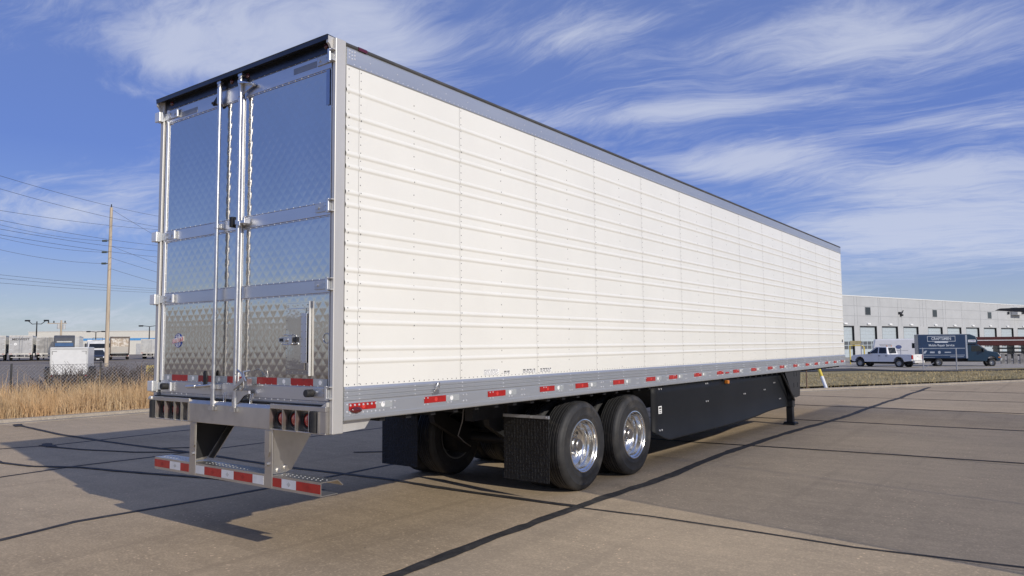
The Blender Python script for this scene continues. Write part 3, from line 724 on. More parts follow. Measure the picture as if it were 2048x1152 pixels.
gb.v += [(-1.2, .14, .640), (1.2, .14, .640), (1.2, .195, .595), (-1.2, .195, .595), (-1.2, .14, .634), (1.2, .14, .634), (1.2, .19, .590), (-1.2, .19, .590)]
i = len(gb.v)-8; gb.f += [(i, i+1, i+2, i+3), (i+7, i+6, i+5, i+4), (i+3, i+2, i+6, i+7), (i, i+4, i+5, i+1), (i, i+3, i+7, i+4), (i+1, i+5, i+6, i+2)]
GB = obj('guard_bar', gb, STEEL, T)
hm = mat('step_slot', (.62, .61, .58), .5, .3)
sl = MB()
for x0, x1, n in ((-1.12, -.70, 9), (-.42, .40, 17), (.66, 1.13, 10)):
    for i in range(n):
        x = lerp(x0, x1, i/(n-1)); sl.dome((x, .03, .640), (0, 0, 1), .0065, .004, 6); sl.dome((x+.02, .075, .640), (0, 0, 1), .0065, .004, 6)
obj('tread_studs', sl, hm, GB, kind='stuff')
ex = [(-1.198, -.93, 0), (-.93, -.75, 1), (-.75, -.615, 0), (-.50, -.362, 1), (-.362, -.10, 0), (-.10, .078, 1), (.078, .345, 0), (.345, .492, 1), (.612, .728, 0), (.728, .908, 1), (.908, 1.195, 0)]
for a, b, k in ex:
    o = obj('white_reflector' if k else 'red_reflector', MB().box(a, b, -.0262, -.0245, .553, .622), WTAPE if k else RED, T)
    c = (a+b)/2
    if b-a > .15: obj('tape_mark', MB().prism([(c-.025, .588), (c, .608), (c+.025, .588), (c, .568)], 'y', -.027, -.0264), mat('tape_grey', (.5, .51, .5), .4) if k else mat('tape_dark', (.30, .012, .01), .4), o)
obj('junction_box', MB().box(-.80, -.635, .10, .22, .86, .985), DARK, T, bevel=.008)

# --- running gear
AX1, AX2, RW = 3.694, 4.940, .505
tp_ = [(.292, .128), (.302, .139), (.318, .142), (.345, .147), (.352, .1485), (.356, .147), (.40, .150), (.432, .147), (.437, .1485), (.441, .146), (.466, .139), (.487, .126), (.4975, .112)]
gro = [.094, .089, .055, .050, .046, .010, .004]
tread = [(.4975, .112), (.502, .103)]
for a in (.080, .048, .016):
    tread += [(.5045, a+.0135), (.493, a+.0095), (.493, a+.0045), (.5048, a+.0005)] if a > .02 else [(.5048, .0205), (.493, .0165), (.493, .0115), (.505, .0075)]
half = tp_+tread[2:]
tyre_prof = half+[(r_, -h) for r_, h in reversed(half)]
tyre_me = mesh_of(MB().lathe(tyre_prof, (0, 0, 0), (1, 0, 0), 72), RUBBER, 35, 'tyre')
# deep-dish outer rim with a flat disc, hand holes and hub
rp = [(.296, .128), (.3045, .136), (.302, .144), (.292, .146), (.283, .138), (.279, .120), (.262, .108), (.258, .055), (.246, .040), (.240, -.010), (.225, -.030), (.205, -.040), (.172, -.046), (.160, -.030), (.142, -.020), (.085, -.020)]
rim_me = mesh_of(MB().lathe(rp, (0, 0, 0), (1, 0, 0), 64), CHROME, 30, 'rim')
inner_me = mesh_of(MB().lathe([(.296, .128), (.303, .140), (.288, .14), (.27, .11), (.25, .02), (.22, -.05), (.12, -.06), (.0, -.06)], (0, 0, 0), (1, 0, 0), 40), mat('dull_rim', (.25, .25, .25), .5, .7), 30, 'rim')
hub_me = mesh_of(MB().lathe([(.085, -.020), (.083, .030), (.072, .040), (.068, .078), (.058, .088), (.0, .090)], (0, 0, 0), (1, 0, 0), 28), mat('hub_grey', (.34, .33, .33), .3, .9, var=.2), 30, 'hub')
nut = MB()
for k in range(10):
    t = 2*math.pi*k/10; nut.cyl((-.022, .143*math.cos(t)*.8, .143*math.sin(t)*.8), (.016, .143*math.cos(t)*.8, .143*math.sin(t)*.8), .0145, 6)
nut_me = mesh_of(nut, CHROME, 30, 'nuts')
hole_me = mesh_of(MB().cyl((-.0005, 0, 0), (.004, 0, 0), .026, 16), GASKET, None, 'hole')
valve_me = mesh_of(MB().cyl((0, 0, 0), (.05, 0, .01), .005, 6), BLACK, None, 'valve')
for yw in (AX1, AX2):
    for s_ in (1, -1):
        rz = 0 if s_ > 0 else math.pi
        wh = obj('wheel', rim_me, None, T, loc=(1.125*s_, yw, RW), rot=(R(20 if yw == AX1 else 47), 0, rz))
        obj('tyre', tyre_me, None, wh); obj('hub_cap', hub_me, None, wh); obj('lug_nuts', nut_me, None, wh, kind='stuff')
        for k in range(10):
            if k % 2 == 0:
                t = 2*math.pi*(k+.5)/10; obj('hand_hole', hole_me, None, wh, loc=(-.0435, .19*math.cos(t), .19*math.sin(t)))
        wi = obj('wheel', inner_me, None, T, loc=(.785*s_, yw, RW), rot=(0, 0, rz+math.pi))
        obj('tyre', tyre_me, None, wi)
    obj('axle', MB().cyl((-1.05, yw, RW), (1.05, yw, RW), .065, 14), DARK, T, smooth=40)
    for s_ in (1, -1):
        obj('brake_drum', MB().cyl((.50*s_, yw, RW), (.74*s_, yw, RW), .21, 24), DARK, T, smooth=40)
        sp_ = obj('trailing_arm', MB().prism([(yw-.75, .86), (yw-.62, .88), (yw-.1, .62), (yw+.35, .56), (yw+.35, .46), (yw-.15, .44), (yw-.72, .74)], 'x', .42*s_-.04, .42*s_+.04), DARK, T)
        obj('air_spring', MB().lathe([(.0, .24), (.10, .24), (.125, .20), (.12, .13), (.13, .06), (.11, 0), (0, 0)], (.42*s_, yw+.28, .57), (0, 0, 1), 20), RUBBER, sp_, smooth=50)
for s_ in (1, -1):
    obj('slider_rail', MB().box(.50*s_-.05, .50*s_+.05, 2.55, 6.3, .84, 1.05), DARK, T)
xm = mesh_of(MB().box(-1.25, 1.25, -.03, .03, 1.055, 1.0995), DARK)
for k in range(52): obj('cross_member', xm, None, T, loc=(0, .25+.305*k, 0))
obj('floor', MB().box(-1.25, 1.25, .05, LEN-.05, 1.0998, 1.13), DARK, T)
for s_, x0, x1, zt in ((1, .68, 1.28, .90), (-1, -1.25, -.64, .90)):
    me = MB().box(x0, x1, 2.945, 2.953, .19, zt-.032)
    M_ = bpy.data.materials.get('honeycomb_flap')
    if not M_:
        M_ = bpy.data.materials.new('honeycomb_flap'); M_.use_nodes = True; k = G(M_.node_tree); b = M_.node_tree.nodes['Principled BSDF']
        b.inputs['Base Color'].default_value = (.010, .010, .011, 1); b.inputs['Roughness'].default_value = .5
        ps = k.n('ShaderNodeTexCoord').outputs['Object']
        wp = k.v('ADD', ps, (0, 0, 0))
        v1 = k.n('ShaderNodeTexVoronoi', {'Vector': wp, 'Scale': 26.0, 'Randomness': .35}, feature='DISTANCE_TO_EDGE').outputs[0]
        w1 = k.n('ShaderNodeTexWave', {'Vector': ps, 'Scale': 26.0, 'Distortion': .6}, wave_type='BANDS', bands_direction='Z').outputs[1]
        hh = k.m('ADD', k.ramp(v1, .0, .12), k.m('MULTIPLY', w1, .45))
        M_.node_tree.links.new(k.n('ShaderNodeBump', {'Strength': .7, 'Distance': .008, 'Height': hh}).outputs[0], b.inputs['Normal'])
    fl_ = obj('mud_flap', me, M_, T)
    obj('flap_bracket', MB().box(x0-.005, x1+.005, 2.938, 2.958, zt-.0318, zt), ALU if s_ > 0 else DARK, fl_)
    bb = MB()
    for i in range(3): bb.cyl((lerp(x0, x1, (i+1.0)/3-.05), 2.938, zt-.016), (lerp(x0, x1, (i+1.0)/3-.05), 2.930, zt-.016), .009, 8)
    obj('bolts', bb, ZINC, fl_, kind='stuff')
    obj('flap_hanger', MB().box((x0+x1)/2-.3, (x0+x1)/2-.26, 2.958, 2.99, zt-.02, 1.056), DARK, fl_)
ah = MB().tube([(.25, 2.75, 1.05), (.27, 2.74, .95), (.20, 2.8, .8), (.05, 2.9, .62), (-.02, 3.1, .52), (-.3, 3.55, .40)], .007, 6)
obj('air_hose', ah, mat('grey_hose', (.16, .16, .17), .4), T, smooth=60)
# --- black side skirt, toed in towards the landing gear
def skirt_x(y): return 1.272-.12*sstep((y-7.5)/4.2)-(.03*sstep((5.7-y)/.3))
def skirt(s_):
    mb = MB(); ny = 40; ys = [lerp(5.47, 11.88, i/ny) for i in range(ny+1)]
    for y in ys:
        z0 = .335 if y > 5.9 else lerp(.485, .335, (y-5.47)/.43)
        z0 += .045*sstep((y-9.3)/1.6)
        for z in (1.091, .98, .70, z0+.02, z0): mb.v.append((s_*(skirt_x(y)+(.012 if z == z0 else 0)), y, z))
    for i in range(ny):
        for j in range(4):
            f = (i*5+j, i*5+j+1, i*5+5+j+1, i*5+5+j); mb.f.append(f if s_ > 0 else f[::-1])
    o = obj('side_skirt', mb, SKIRT, T, smooth=50); sm = o.modifiers.new('thick', 'SOLIDIFY'); sm.thickness = .012
    return o
SK = skirt(1); skirt(-1)
bo = MB()
for y, z in ((5.69, 1.045), (5.69, .49), (7.34, 1.045), (7.34, .775), (9.12, .786), (10.35, .79), (11.0, .89), (11.35, .56)):
    for dy in (-.035, .035): bo.cyl((skirt_x(y)-.002, y+dy, z), (skirt_x(y)+.010, y+dy, z), .0125, 8)
obj('bolts', bo, RIVA, SK, kind='stuff')
LB = obj('notice_label', MB().box(1.2735, 1.2755, 5.635, 5.735, .712, .815), WMARK, SK, bevel=.001)
obj('print', MB().box(1.2757, 1.276, 5.65, 5.72, .775, .80).box(1.2757, 1.276, 5.655, 5.715, .745, .760).box(1.2757, 1.276, 5.65, 5.72, .722, .732), PRINT, LB)
# --- landing gear
for s_ in (1, -1):
    x = 1.165*s_
    lg = obj('landing_leg', MB().box(x-.078, x+.078, 11.90, 12.06, .36, 1.05), BLACK, T, bevel=.01)
    obj('inner_leg', MB().box(x-.062, x+.062, 11.915, 12.045, .05, .36), BLACK, lg, bevel=.008)
    obj('foot', MB().prism([(11.84, .0), (12.13, .0), (12.13, .02), (12.06, .055), (11.91, .055), (11.84, .02)], 'x', x-.115, x+.115), BLACK, lg, bevel=.006)
    obj('gusset', MB().prism([(11.40, 1.09), (12.50, 1.09), (12.40, .56), (12.12, .54), (11.86, .62)], 'x', x+.079*s_, x+.087*s_), BLACK, lg)
    obj('brace', MB().tube([(x+.10*s_, 11.20, 1.05), (x+.10*s_, 11.94, .50)], .022, 8), BLACK, lg)
    hb = MB()
    for yy, zz in ((11.99, .80), (12.26, .80), (12.03, 1.02), (12.2, 1.02)): hb.box(x+.0872*s_, x+.089*s_, yy-.025, yy+.025, zz-.05, zz+.04)
    obj('slots', hb, GASKET, lg)
obj('cross_shaft', MB().cyl((-1.0, 11.98, .85), (1.0, 11.98, .85), .02, 8), BLACK, T)

# ------------------------------------------------------------------ other trailers
GLASS = mat('dark_glass', (.012, .015, .018), .05, var=.1, coat=.5)
CREAM = mat('cream_wall', (.74, .71, .62), .7, var=.04)
STRIPE = mat('blue_stripe', (.10, .34, .66), .6)
GREYT = mat('grey_trailer', (.42, .42, .42), .5, .2, var=.12, vscale=1, dirt=((.22, .20, .18), 1.2, .5))
GREYL = mat('light_trailer', (.55, .55, .53), .5, .1, var=.1, vscale=1, dirt=((.30, .28, .26), 1.4, .5))
SILV = mat('silver_doors', (.50, .47, .42), .28, .9, var=.25, vscale=1.5, bump=.3, bscale=2)
GPOST = mat('shade_caster_steel', (.45, .45, .44), .5, .3)
BUMP = mat('pale_bumper', (.58, .56, .52), .6, dirt=((.2, .18, .15), 4, .5))
def toward(px, py, d): return Vector((CX, CY, CZ))+ray(px, py)*d
def gpos(px, d, z=.1):
    p = toward(px, 700, d); p.z = z; return p
def lot_wheel(parent, loc, r_=.5, wd=.28, rimm=None, ax=(1, 0, 0)):
    w_ = obj('wheel', MB().lathe([(0, .02), (r_*.2, .04), (r_*.25, .0), (r_*.5, -.03), (r_*.56, .06), (r_*.6, .07)], (0, 0, 0), ax, 20), rimm or GREYL, parent, smooth=40, loc=loc)
    h = wd/2
    obj('tyre', MB().lathe([(r_*.56, h-.02), (r_*.6, h), (r_*.85, h+.005), (r_*.96, h-.02), (r_, h-.05), (r_, -h+.05), (r_*.96, -h+.02), (r_*.6, -h), (r_*.5, -h)], (0, 0, 0), ax, 24), RUBBER, w_, smooth=40)
    return w_
def lot_trailer(label, loc, rz, W, H, L, body, door, name='parked_trailer', group=None, rear=True, legs=False, zb=1.0, cat='trailer', ribs=True):
    t = thing(name, label, cat, loc, rz, group); h = W/2
    obj('body', MB().box(-h, h, .05, L, zb, H), body, t, bevel=.03)
    if ribs:
        rm = mesh_of(MB().box(0, .015, 0, .05, zb+.15, H-.12), body)
        for k in range(int(L/.9)):
            obj('side_post', rm, None, t, loc=(h+.001, .5+.9*k, 0)); obj('side_post', rm, None, t, loc=(-h-.016, .5+.9*k, 0))
    for s_ in (1, -1):
        obj('rail', MB().box(s_*h-.012, s_*h+.022, .06, L-.01, zb-.06, zb+.10), ALU, t); obj('rail', MB().box(s_*h-.012, s_*h+.018, .06, L-.01, H-.11, H+.01), ALU, t)
    fr = MB(); fr.box(-h, -h+.09, 0, .07, zb-.12, H+.012); fr.box(h-.09, h, 0, .07, zb-.12, H+.012); fr.box(-h+.091, h-.091, 0, .07, H-.15, H+.012)
    obj('rear_frame', fr, BUMP, t)
    sl_ = obj('rear_sill', MB().box(-h, h, -.03, .08, zb-.22, zb-.01), BUMP, t)
    for s_ in (1, -1):
        for k in range(2): obj('lamp', MB().cyl((s_*(h-.14-.16*k), -.031, zb-.115), (s_*(h-.14-.16*k), -.04, zb-.115), .055, 10), REDL, sl_)
        d = obj('door', MB().box(min(.006*s_, s_*(h-.095)), max(.006*s_, s_*(h-.095)), .012, .045, zb, H-.155), door, t)
        obj('lock_rod', MB().cyl((s_*.16, -.01, zb-.1), (s_*.16, -.01, H-.1), .022, 6), ZINC, d)
        for zz in (.22, .5, .78): obj('hinge', MB().box(min(s_*(h-.35), s_*(h-.03)), max(s_*(h-.35), s_*(h-.03)), -.004, .011, lerp(zb, H, zz)-.035, lerp(zb, H, zz)+.035), ALU, d)
    bp2 = obj('guard', MB().box(-h+.25, h-.25, -.02, .06, zb-.62, zb-.52), BUMP, t)
    for s_ in (1, -1): obj('strut', MB().box(s_*.5-.04, s_*.5+.04, -.005, .05, zb-.519, zb-.221), BUMP, bp2)
    for yy in (1.6, 2.85):
        for s_ in (1, -1): lot_wheel(t, (s_*(h-.16), yy, .48), .48, .30, ax=(s_, 0, 0))
        obj('axle', MB().cyl((-h+.2, yy, .48), (h-.2, yy, .48), .07, 8), DARK, t)
    obj('underframe', MB().box(-.55, .55, .3, L-.3, zb-.28, zb-.065), DARK, t)
    for s_ in (1, -1):
        g_ = obj('landing_leg', MB().box(s_*.7-.07, s_*.7+.07, L-3.2, L-3.06, .03, zb-.06), DARK, t); obj('foot', MB().box(s_*.7-.13, s_*.7+.13, L-3.27, L-2.99, 0, .03), DARK, g_)
    return t
# unseen screen added in place of an unknown caster, slatted to thin its shade
sf = thing('shade_caster', 'tall slatted screen added out of view to throw thin shade over the concrete', 'fence', (8.95, 2.1, 0))
for k in range(6): obj('post', MB().box(-.05, .05, -.012+2.75*k, .012+2.75*k, -.02, 4.07), GPOST, sf)
slm = mesh_of(MB().box(.0505, .0535, -.012, 13.762, -.0056, .0056), GPOST)
for k in range(194): obj('slat', slm, None, sf, loc=(0, 0, .10+.0204*k))

# far row beyond the chain-link fence
ROW = 'trailers parked in a row beyond the fence'
a1 = lot_trailer('grey trailer with dark lettering across the top of its doors', gpos(41, 104), R(66.5), 2.72, 3.45, 13.5, GREYL, GREYT, group=ROW)
text('lettering', 'MIDWEST', .42, PRINT, a1, (-.02, -.012, 2.92), (R(90), 0, 0), .010, .002, 1.12)
dm = obj('door_emblem', MB().cyl((-.62, -.004, 2.25), (-.62, -.011, 2.25), .17, 20), WMARK, a1); obj('emblem_centre', MB().cyl((-.62, -.0115, 2.25), (-.62, -.014, 2.25), .06, 12), PRINTG, dm)
lot_trailer('grey trailer at the open end of the row, beside the lettered one', gpos(-13, 104), R(66.5), 2.72, 3.45, 13.5, GREYL, GREYT, group=ROW)
lot_trailer('trailer with dented shiny metal doors next to the lettered trailer', gpos(92, 106), R(66), 2.35, 3.3, 13.5, GREYL, SILV, group=ROW)
# dark sleeper tractor standing between the trailers
tr = thing('tractor_unit', 'charcoal sleeper cab tractor with blue band standing behind the small white cargo trailer', 'truck', gpos(128, 104), R(66))
CHAR = mat('charcoal_paint', (.07, .075, .09), .4, coat=.4); NAVY2 = mat('mid_blue', (.03, .10, .24), .4, coat=.3)
obj('sleeper', MB().prism([(0, .9), (0, 3.05), (.25, 3.42), (1.9, 3.45), (2.5, 2.6), (2.6, .9)], 'x', -1.25, 1.25), CHAR, tr, bevel=.08)
obj('band', MB().box(-1.1, 1.1, -.02, -.002, 1.9, 2.35), NAVY2, tr); obj('rear_window', MB().box(-.9, .9, -.02, -.002, 2.45, 2.62), GREYL, tr)
obj('hood', MB().box(-1.0, 1.0, 2.6, 4.4, .8, 2.0), CHAR, tr, bevel=.15); obj('chassis', MB().box(-.5, .5, -2.4, 4.0, .6, .88), DARK, tr)
for yy in (-1.9, -.7, 3.5):
    for s_ in (1, -1): lot_wheel(tr, (s_*1.05, yy, .5), .5, .32, ax=(s_, 0, 0))
lot_trailer('pale trailer partly hidden behind the charcoal sleeper tractor', gpos(141, 112), R(64), 2.2, 3.45, 13, GREYL, GREYL, group=ROW)

def front_truck(name, label, loc, rz, W, H, paint, box_h=None):
    """truck seen from its front: cab, screen, bonnet, mirrors, bumper, headlamps (front faces -y)"""
    t = thing(name, label, 'truck', loc, rz); h = W/2
    obj('cab', MB().prism([(0, .55), (0, 1.35), (.25, 1.55), (.75, H*.9), (1.0, H), (2.4, H), (2.4, .55)], 'x', -h, h), paint, t, bevel=.07)
    ws = MB(); ws.v += [(-h+.15, .27, 1.62), (h-.15, .27, 1.62), (h-.2, .68, H*.86), (-h+.2, .68, H*.86)]; ws.f.append((0, 1, 2, 3))
    for i_, (px_, py_, pz_) in enumerate(ws.v): ws.v[i_] = (px_, py_-.035, pz_+.02)
    obj('windscreen', ws, GLASS, t)
    obj('grille', MB().box(-h*.55, h*.55, -.03, -.003, .75, 1.25), BLACK, t); obj('bumper', MB().box(-h, h, -.16, -.004, .42, .68), BUMP, t, bevel=.03)
    for s_ in (1, -1):
        obj('headlamp', MB().box(s_*h*.78-.13, s_*h*.78+.13, -.035, -.003, .82, 1.08), WMARK, t, bevel=.02)
        mi = obj('mirror', MB().box(s_*(h+.22)-.1, s_*(h+.22)+.1, .55, .63, 1.7, 2.25), BLACK, t, bevel=.02); obj('mirror_arm', MB().cyl((s_*(h-.02), .6, 2.05), (s_*(h+.15), .6, 2.05), .02, 6), BLACK, mi)
        for yy in (.75, 4.2): lot_wheel(t, (s_*(h-.14), yy, .45), .45, .28, ax=(s_, 0, 0))
    if box_h: obj('box_body', MB().box(-h-.08, h+.08, 2.5, 7.0, .85, box_h), paint, t, bevel=.04)
    obj('chassis', MB().box(-.45, .45, .3, 6.9, .5, .8), DARK, t)
    return t
WPAINT = mat('white_paint', (.72, .72, .70), .35, var=.04, coat=.3)
ft = front_truck('delivery_truck', 'white truck facing the fence with black mirrors and a rack above its screen', (-97.0, 43.2, .08), R(66), 2.3, 2.55, WPAINT, 2.75)
rk = MB(); rk.box(-.6, .6, 1.3, 1.36, 2.62, 2.66); rk.box(-.6, .6, 1.3, 1.36, 2.98, 3.02); rk.box(-.6, -.55, 1.3, 1.36, 2.661, 2.979); rk.box(.55, .6, 1.3, 1.36, 2.661, 2.979); obj('roof_rack', rk, BLACK, ft)
# refuse-style truck seen from behind with a pictured tailgate
rf = thing('box_truck', 'box truck with a brown printed picture on its roller door', 'truck', (-101.4, 48.2, .08), R(65))
obj('body', MB().box(-1.25, 1.25, .04, 6, .85, 3.25), GREYL, rf, bevel=.03)
pm = bpy.data.materials.new('printed_door'); pm.use_nodes = True; k = G(pm.node_tree); ps = k.n('ShaderNodeTexCoord').outputs['Object']
cz_ = k.n('ShaderNodeSeparateXYZ', {0: ps}).outputs[2]
pc = k.mix(k.ramp(k.noise(ps, 2.4, 5, .6, 1.2), .40, .62), (.42, .33, .24), (.72, .68, .60)); pc = k.mix(k.ramp(cz_, 1.75, 1.9), (.45, .42, .37), pc)
pm.node_tree.links.new(pc, pm.node_tree.nodes['Principled BSDF'].inputs['Base Color'])
obj('roller_door', MB().box(-1.08, 1.08, .0, .035, 1.0, 2.95), pm, rf); obj('frame', MB().box(-1.25, -1.09, -.01, .039, .85, 3.22).box(1.09, 1.25, -.01, .039, .85, 3.22).box(-1.089, 1.089, -.01, .039, 2.96, 3.22), mat('brown_frame', (.14, .11, .09), .6), rf)
obj('bumper', MB().box(-1.2, 1.2, -.05, .03, .42, .62), BUMP, rf); obj('step', MB().box(-1.1, 1.1, -.4, -.02, .63, .70), DARK, rf)
for s_ in (1, -1):
    obj('lamp', MB().box(s_*1.0-.1, s_*1.0+.1, -.06, -.051, .46, .58), REDL, rf)
    for yy in (1.4, 5.2): lot_wheel(rf, (s_*1.05, yy, .45), .45, .35, ax=(s_, 0, 0))
obj('chassis', MB().box(-.5, .5, .2, 6.5, .5, .8), DARK, rf)
obj('cab', MB().prism([(6.05, .6), (6.05, 2.4), (7.2, 2.35), (7.9, 1.5), (8.3, 1.3), (8.3, .6)], 'x', -1.0, 1.0), WPAINT, rf, bevel=.06)
# white trailers standing side-on near the right end of the lot
sw = lot_trailer('plain white trailer standing on its landing legs, two dark vents low on its side', (-93.4, 58.5, .05), R(24), 2.6, 3.42, 8.5, mat('chalk_white', (.74, .73, .70), .5, var=.05, dirt=((.5, .47, .42), .8, .4)), GREYL, name='parked_trailer', ribs=False)
lot_trailer('white trailer standing between the pictured box truck and the plain white trailer', (-104.5, 54.2, .05), R(52), 2.6, 2.95, 9, mat('soft_white', (.68, .69, .70), .5, var=.05), GREYL, ribs=False)

# long cream warehouse far behind the lot
wh_ = thing('warehouse', 'long cream warehouse with a blue stripe behind the parked trailers', 'warehouse', (-218, 80.5, 0), R(36.6))
obj('wall', MB().box(0, 190, 0, 40, -.5, 6.25), CREAM, wh_); obj('stripe', MB().box(9, 190, -.05, -.004, 3.75, 4.35), STRIPE, wh_); obj('coping', MB().box(-.1, 190.1, -.1, 40.1, 6.25, 6.4), WPAINT, wh_)
for k in range(14): obj('dock_door', MB().box(8+7*k, 11+7*k, -.06, -.003, -.2, 2.9), GREYL, wh_)
for k in range(13): obj('lettering_block', MB().box(39.0+.5*k, 39.36+.5*k, -.05, -.004, 5.35, 5.75), PRINT, wh_) if k < 5 else None

# ------------------------------------------------------------------ small cargo trailer, car, pole, lamps
ct = thing('cargo_trailer', 'small white cargo trailer with black fender just beyond the chain-link fence', 'trailer', gpos(139, 36.2, 0), R(60))
obj('box', MB().box(-.80, .80, 0, 2.6, .40, 1.73), WPAINT, ct, bevel=.03)
obj('trim', MB().box(-.80, .80, -.012, -.002, 1.62, 1.70), GREYL, ct); obj('trim', MB().box(-.80, -.74, -.012, -.002, .42, 1.619), GREYL, ct); obj('trim', MB().box(.74, .80, -.012, -.002, .42, 1.619), GREYL, ct)
cm_ = MB()
for s_ in (1, -1): cm_.box(s_*.62-.10, s_*.62+.10, -.014, -.003, 1.53, 1.545); cm_.box(s_*.71-.008, s_*.71+.008, -.014, -.003, 1.38, 1.529)
obj('corner_marks', cm_, PRINT, ct)
for s_ in (1, -1):
    lot_wheel(ct, (s_*.93, .62, .34), .34, .22, ax=(s_, 0, 0))
    fd = [(.62+.44*math.cos(t), .36+.44*math.sin(t)) for t in [math.pi*i/10 for i in range(11)]]+[(.62+.40*math.cos(t), .36+.40*math.sin(t)) for t in [math.pi*(10-i)/10 for i in range(11)]]
    obj('fender', MB().prism(fd, 'x', s_*.93-.13, s_*.93+.13), BLACK, ct)
obj('frame', MB().box(-.7, .7, -.05, 3.0, .32, .395), DARK, ct); obj('tongue', MB().prism([(-.5, 2.6), (.5, 2.6), (.06, 3.8), (-.06, 3.8)], 'z', .33, .39), DARK, ct)
for s_ in (1, -1): obj('tail_lamp', MB().box(s_*.72-.05, s_*.72+.05, -.06, -.0505, .33, .39), REDL, ct)

def sedan(label, loc, rz, paint):
    t = thing('parked_car', label, 'car', loc, rz)
    obj('body', MB().prism([(-2.2, .35), (-2.25, .62), (-2.15, .78), (-1.2, .92), (1.5, .98), (2.2, .92), (2.25, .5), (2.2, .3)], 'x', -.88, .88), paint, t, bevel=.09)
    cb = MB(); lo = [(-1.25, .90), (1.7, .96)]; 
    cb.v += [(-.82, -1.25, .9), (.82, -1.25, .9), (.82, 1.75, .95), (-.82, 1.75, .95), (-.62, -.35, 1.42), (.62, -.35, 1.42), (.62, 1.0, 1.45), (-.62, 1.0, 1.45)]
    cb.f += [(0, 1, 5, 4), (1, 2, 6, 5), (2, 3, 7, 6), (3, 0, 4, 7), (4, 5, 6, 7)]
    obj('cabin', cb, GLASS, t, bevel=.06); obj('roof', MB().box(-.62, .62, -.34, 1.0, 1.425, 1.47), paint, t, bevel=.02)
    obj('grille', MB().box(-.5, .5, -2.27, -2.2, .42, .60), BLACK, t); obj('plate', MB().box(-.16, .16, -2.285, -2.271, .44, .54), WMARK, t)
    for s_ in (1, -1):
        obj('headlamp', MB().box(s_*.66-.16, s_*.66+.16, -2.235, -2.15, .60, .74), WMARK, t, bevel=.03)
        for yy in (-1.4, 1.35): lot_wheel(t, (s_*.80, yy, .32), .32, .2, ax=(s_, 0, 0))
    return t
sedan('black car facing the fence beside the small white cargo trailer', (-83.0, 36.75, .02), R(68), mat('black_car', (.012, .014, .02), .25, coat=1))

WOOD = mat('pole_wood', (.52, .43, .32), .85, var=.25, vscale=2, stretch=(6, 6, .35), bump=.3, bscale=8)
PX, PY = -64.6, 29.2
pole = thing('utility_pole', 'tall wooden utility pole with three stand-off insulators carrying wires', 'utility pole', (PX, PY, 0))
obj('shaft', MB().cyl((0, 0, -.1), (0, 0, 14.65), .185, 12, .125), WOOD, pole, smooth=60)
obj('top_pin', MB().cyl((0, 0, 14.6), (0, 0, 14.95), .05, 8), DARK, pole)
left = -r2.normalized(); left.z = 0; left.normalize()
INS = []
for z in (11.55, 10.50, 9.45):
    ins = MB(); a = Vector((0, 0, z))+left*.12; b = a+left*.62
    ins.cyl(a, b, .045, 8)
    for q in range(4): c = a.lerp(b, .35+.18*q); ins.cyl(c, c+left*.05, .10, 10)
    obj('insulator', ins, mat('insulator_grey', (.10, .12, .11), .4), pole, smooth=40); INS.append(b)
WIRE = mat('wire_black', (.10, .105, .115), .6)
def toward(px, py, d): return Vector((CX, CY, CZ))+ray(px, py)*d
def wire(label, pts_, sag, r_=.014, cat='wire', group='overhead wires'):
    a = Vector(pts_[0]); b = Vector(pts_[-1]); line = []
    for k in range(17):
        t = k/16; p = a.lerp(b, t); p.z -= sag*4*t*(1-t); line.append(p)
    o = obj('overhead_wire', MB().tube(line, r_, 5), WIRE, smooth=60); tag(o, label, cat, group)
PP = Vector((PX, PY, 0))
WL = ['highest of all the overhead wires, crossing just above the wooden pole', 'second highest overhead wire, crossing near the top of the wooden pole', 'flat overhead wire crossing the pole just under its top', 'overhead wire crossing between the upper two insulators of the pole', 'overhead wire crossing beside the middle insulator of the pole', 'overhead wire crossing beside the lowest insulator of the pole', 'topmost of three low parallel wires far below the pole insulators', 'middle one of three low parallel wires far below the pole insulators', 'bottom one of three low parallel wires far below the pole insulators']
L1 = 'overhead wire ending at a stand-off insulator of the wooden pole'; L2 = 'overhead wire running on past the wooden pole behind the big trailer'; L3 = 'guy wire running down from the wooden pole'
for k, (py0, py1) in enumerate(((436, 0), (463, 0), (487, 0))): wire('overhead wire ending at the '+('topmost', 'middle', 'lowest')[k]+' stand-off insulator of the wooden pole', [toward(-60, py0-3, 60), PP+INS[k]], .35)
for wi_, (x0, y0, d0, x1, y1, d1, sg) in enumerate(((-60, 333, 45, 420, 446, 95, .6), (-60, 360, 45, 420, 466, 95, .6), (-60, 411, 50, 420, 462, 100, .5), (-60, 428, 45, 420, 497, 95, .5), (-60, 447, 45, 420, 506, 95, .5), (-60, 459, 45, 420, 520, 95, .4), (-60, 543, 60, 420, 582, 130, .3), (-60, 551, 60, 420, 585, 130, .3), (-60, 561, 60, 420, 587, 130, .3))):
    wire(WL[wi_], [toward(x0, y0, d0), toward(x1, y1, d1)], sg)
for (z, x1, y1, ll) in ((14.5, 420, 530, 'wire slanting down from the very top of the wooden pole'), (11.1, 420, 560, 'wire slanting down from below the topmost insulator'), (10.0, 420, 570, 'wire slanting down from below the middle insulator'), (9.0, 420, 590, 'wire slanting down from below the lowest insulator')):
    wire(ll, [PP+Vector((0, 0, z)), toward(x1, y1, 74)], .15)
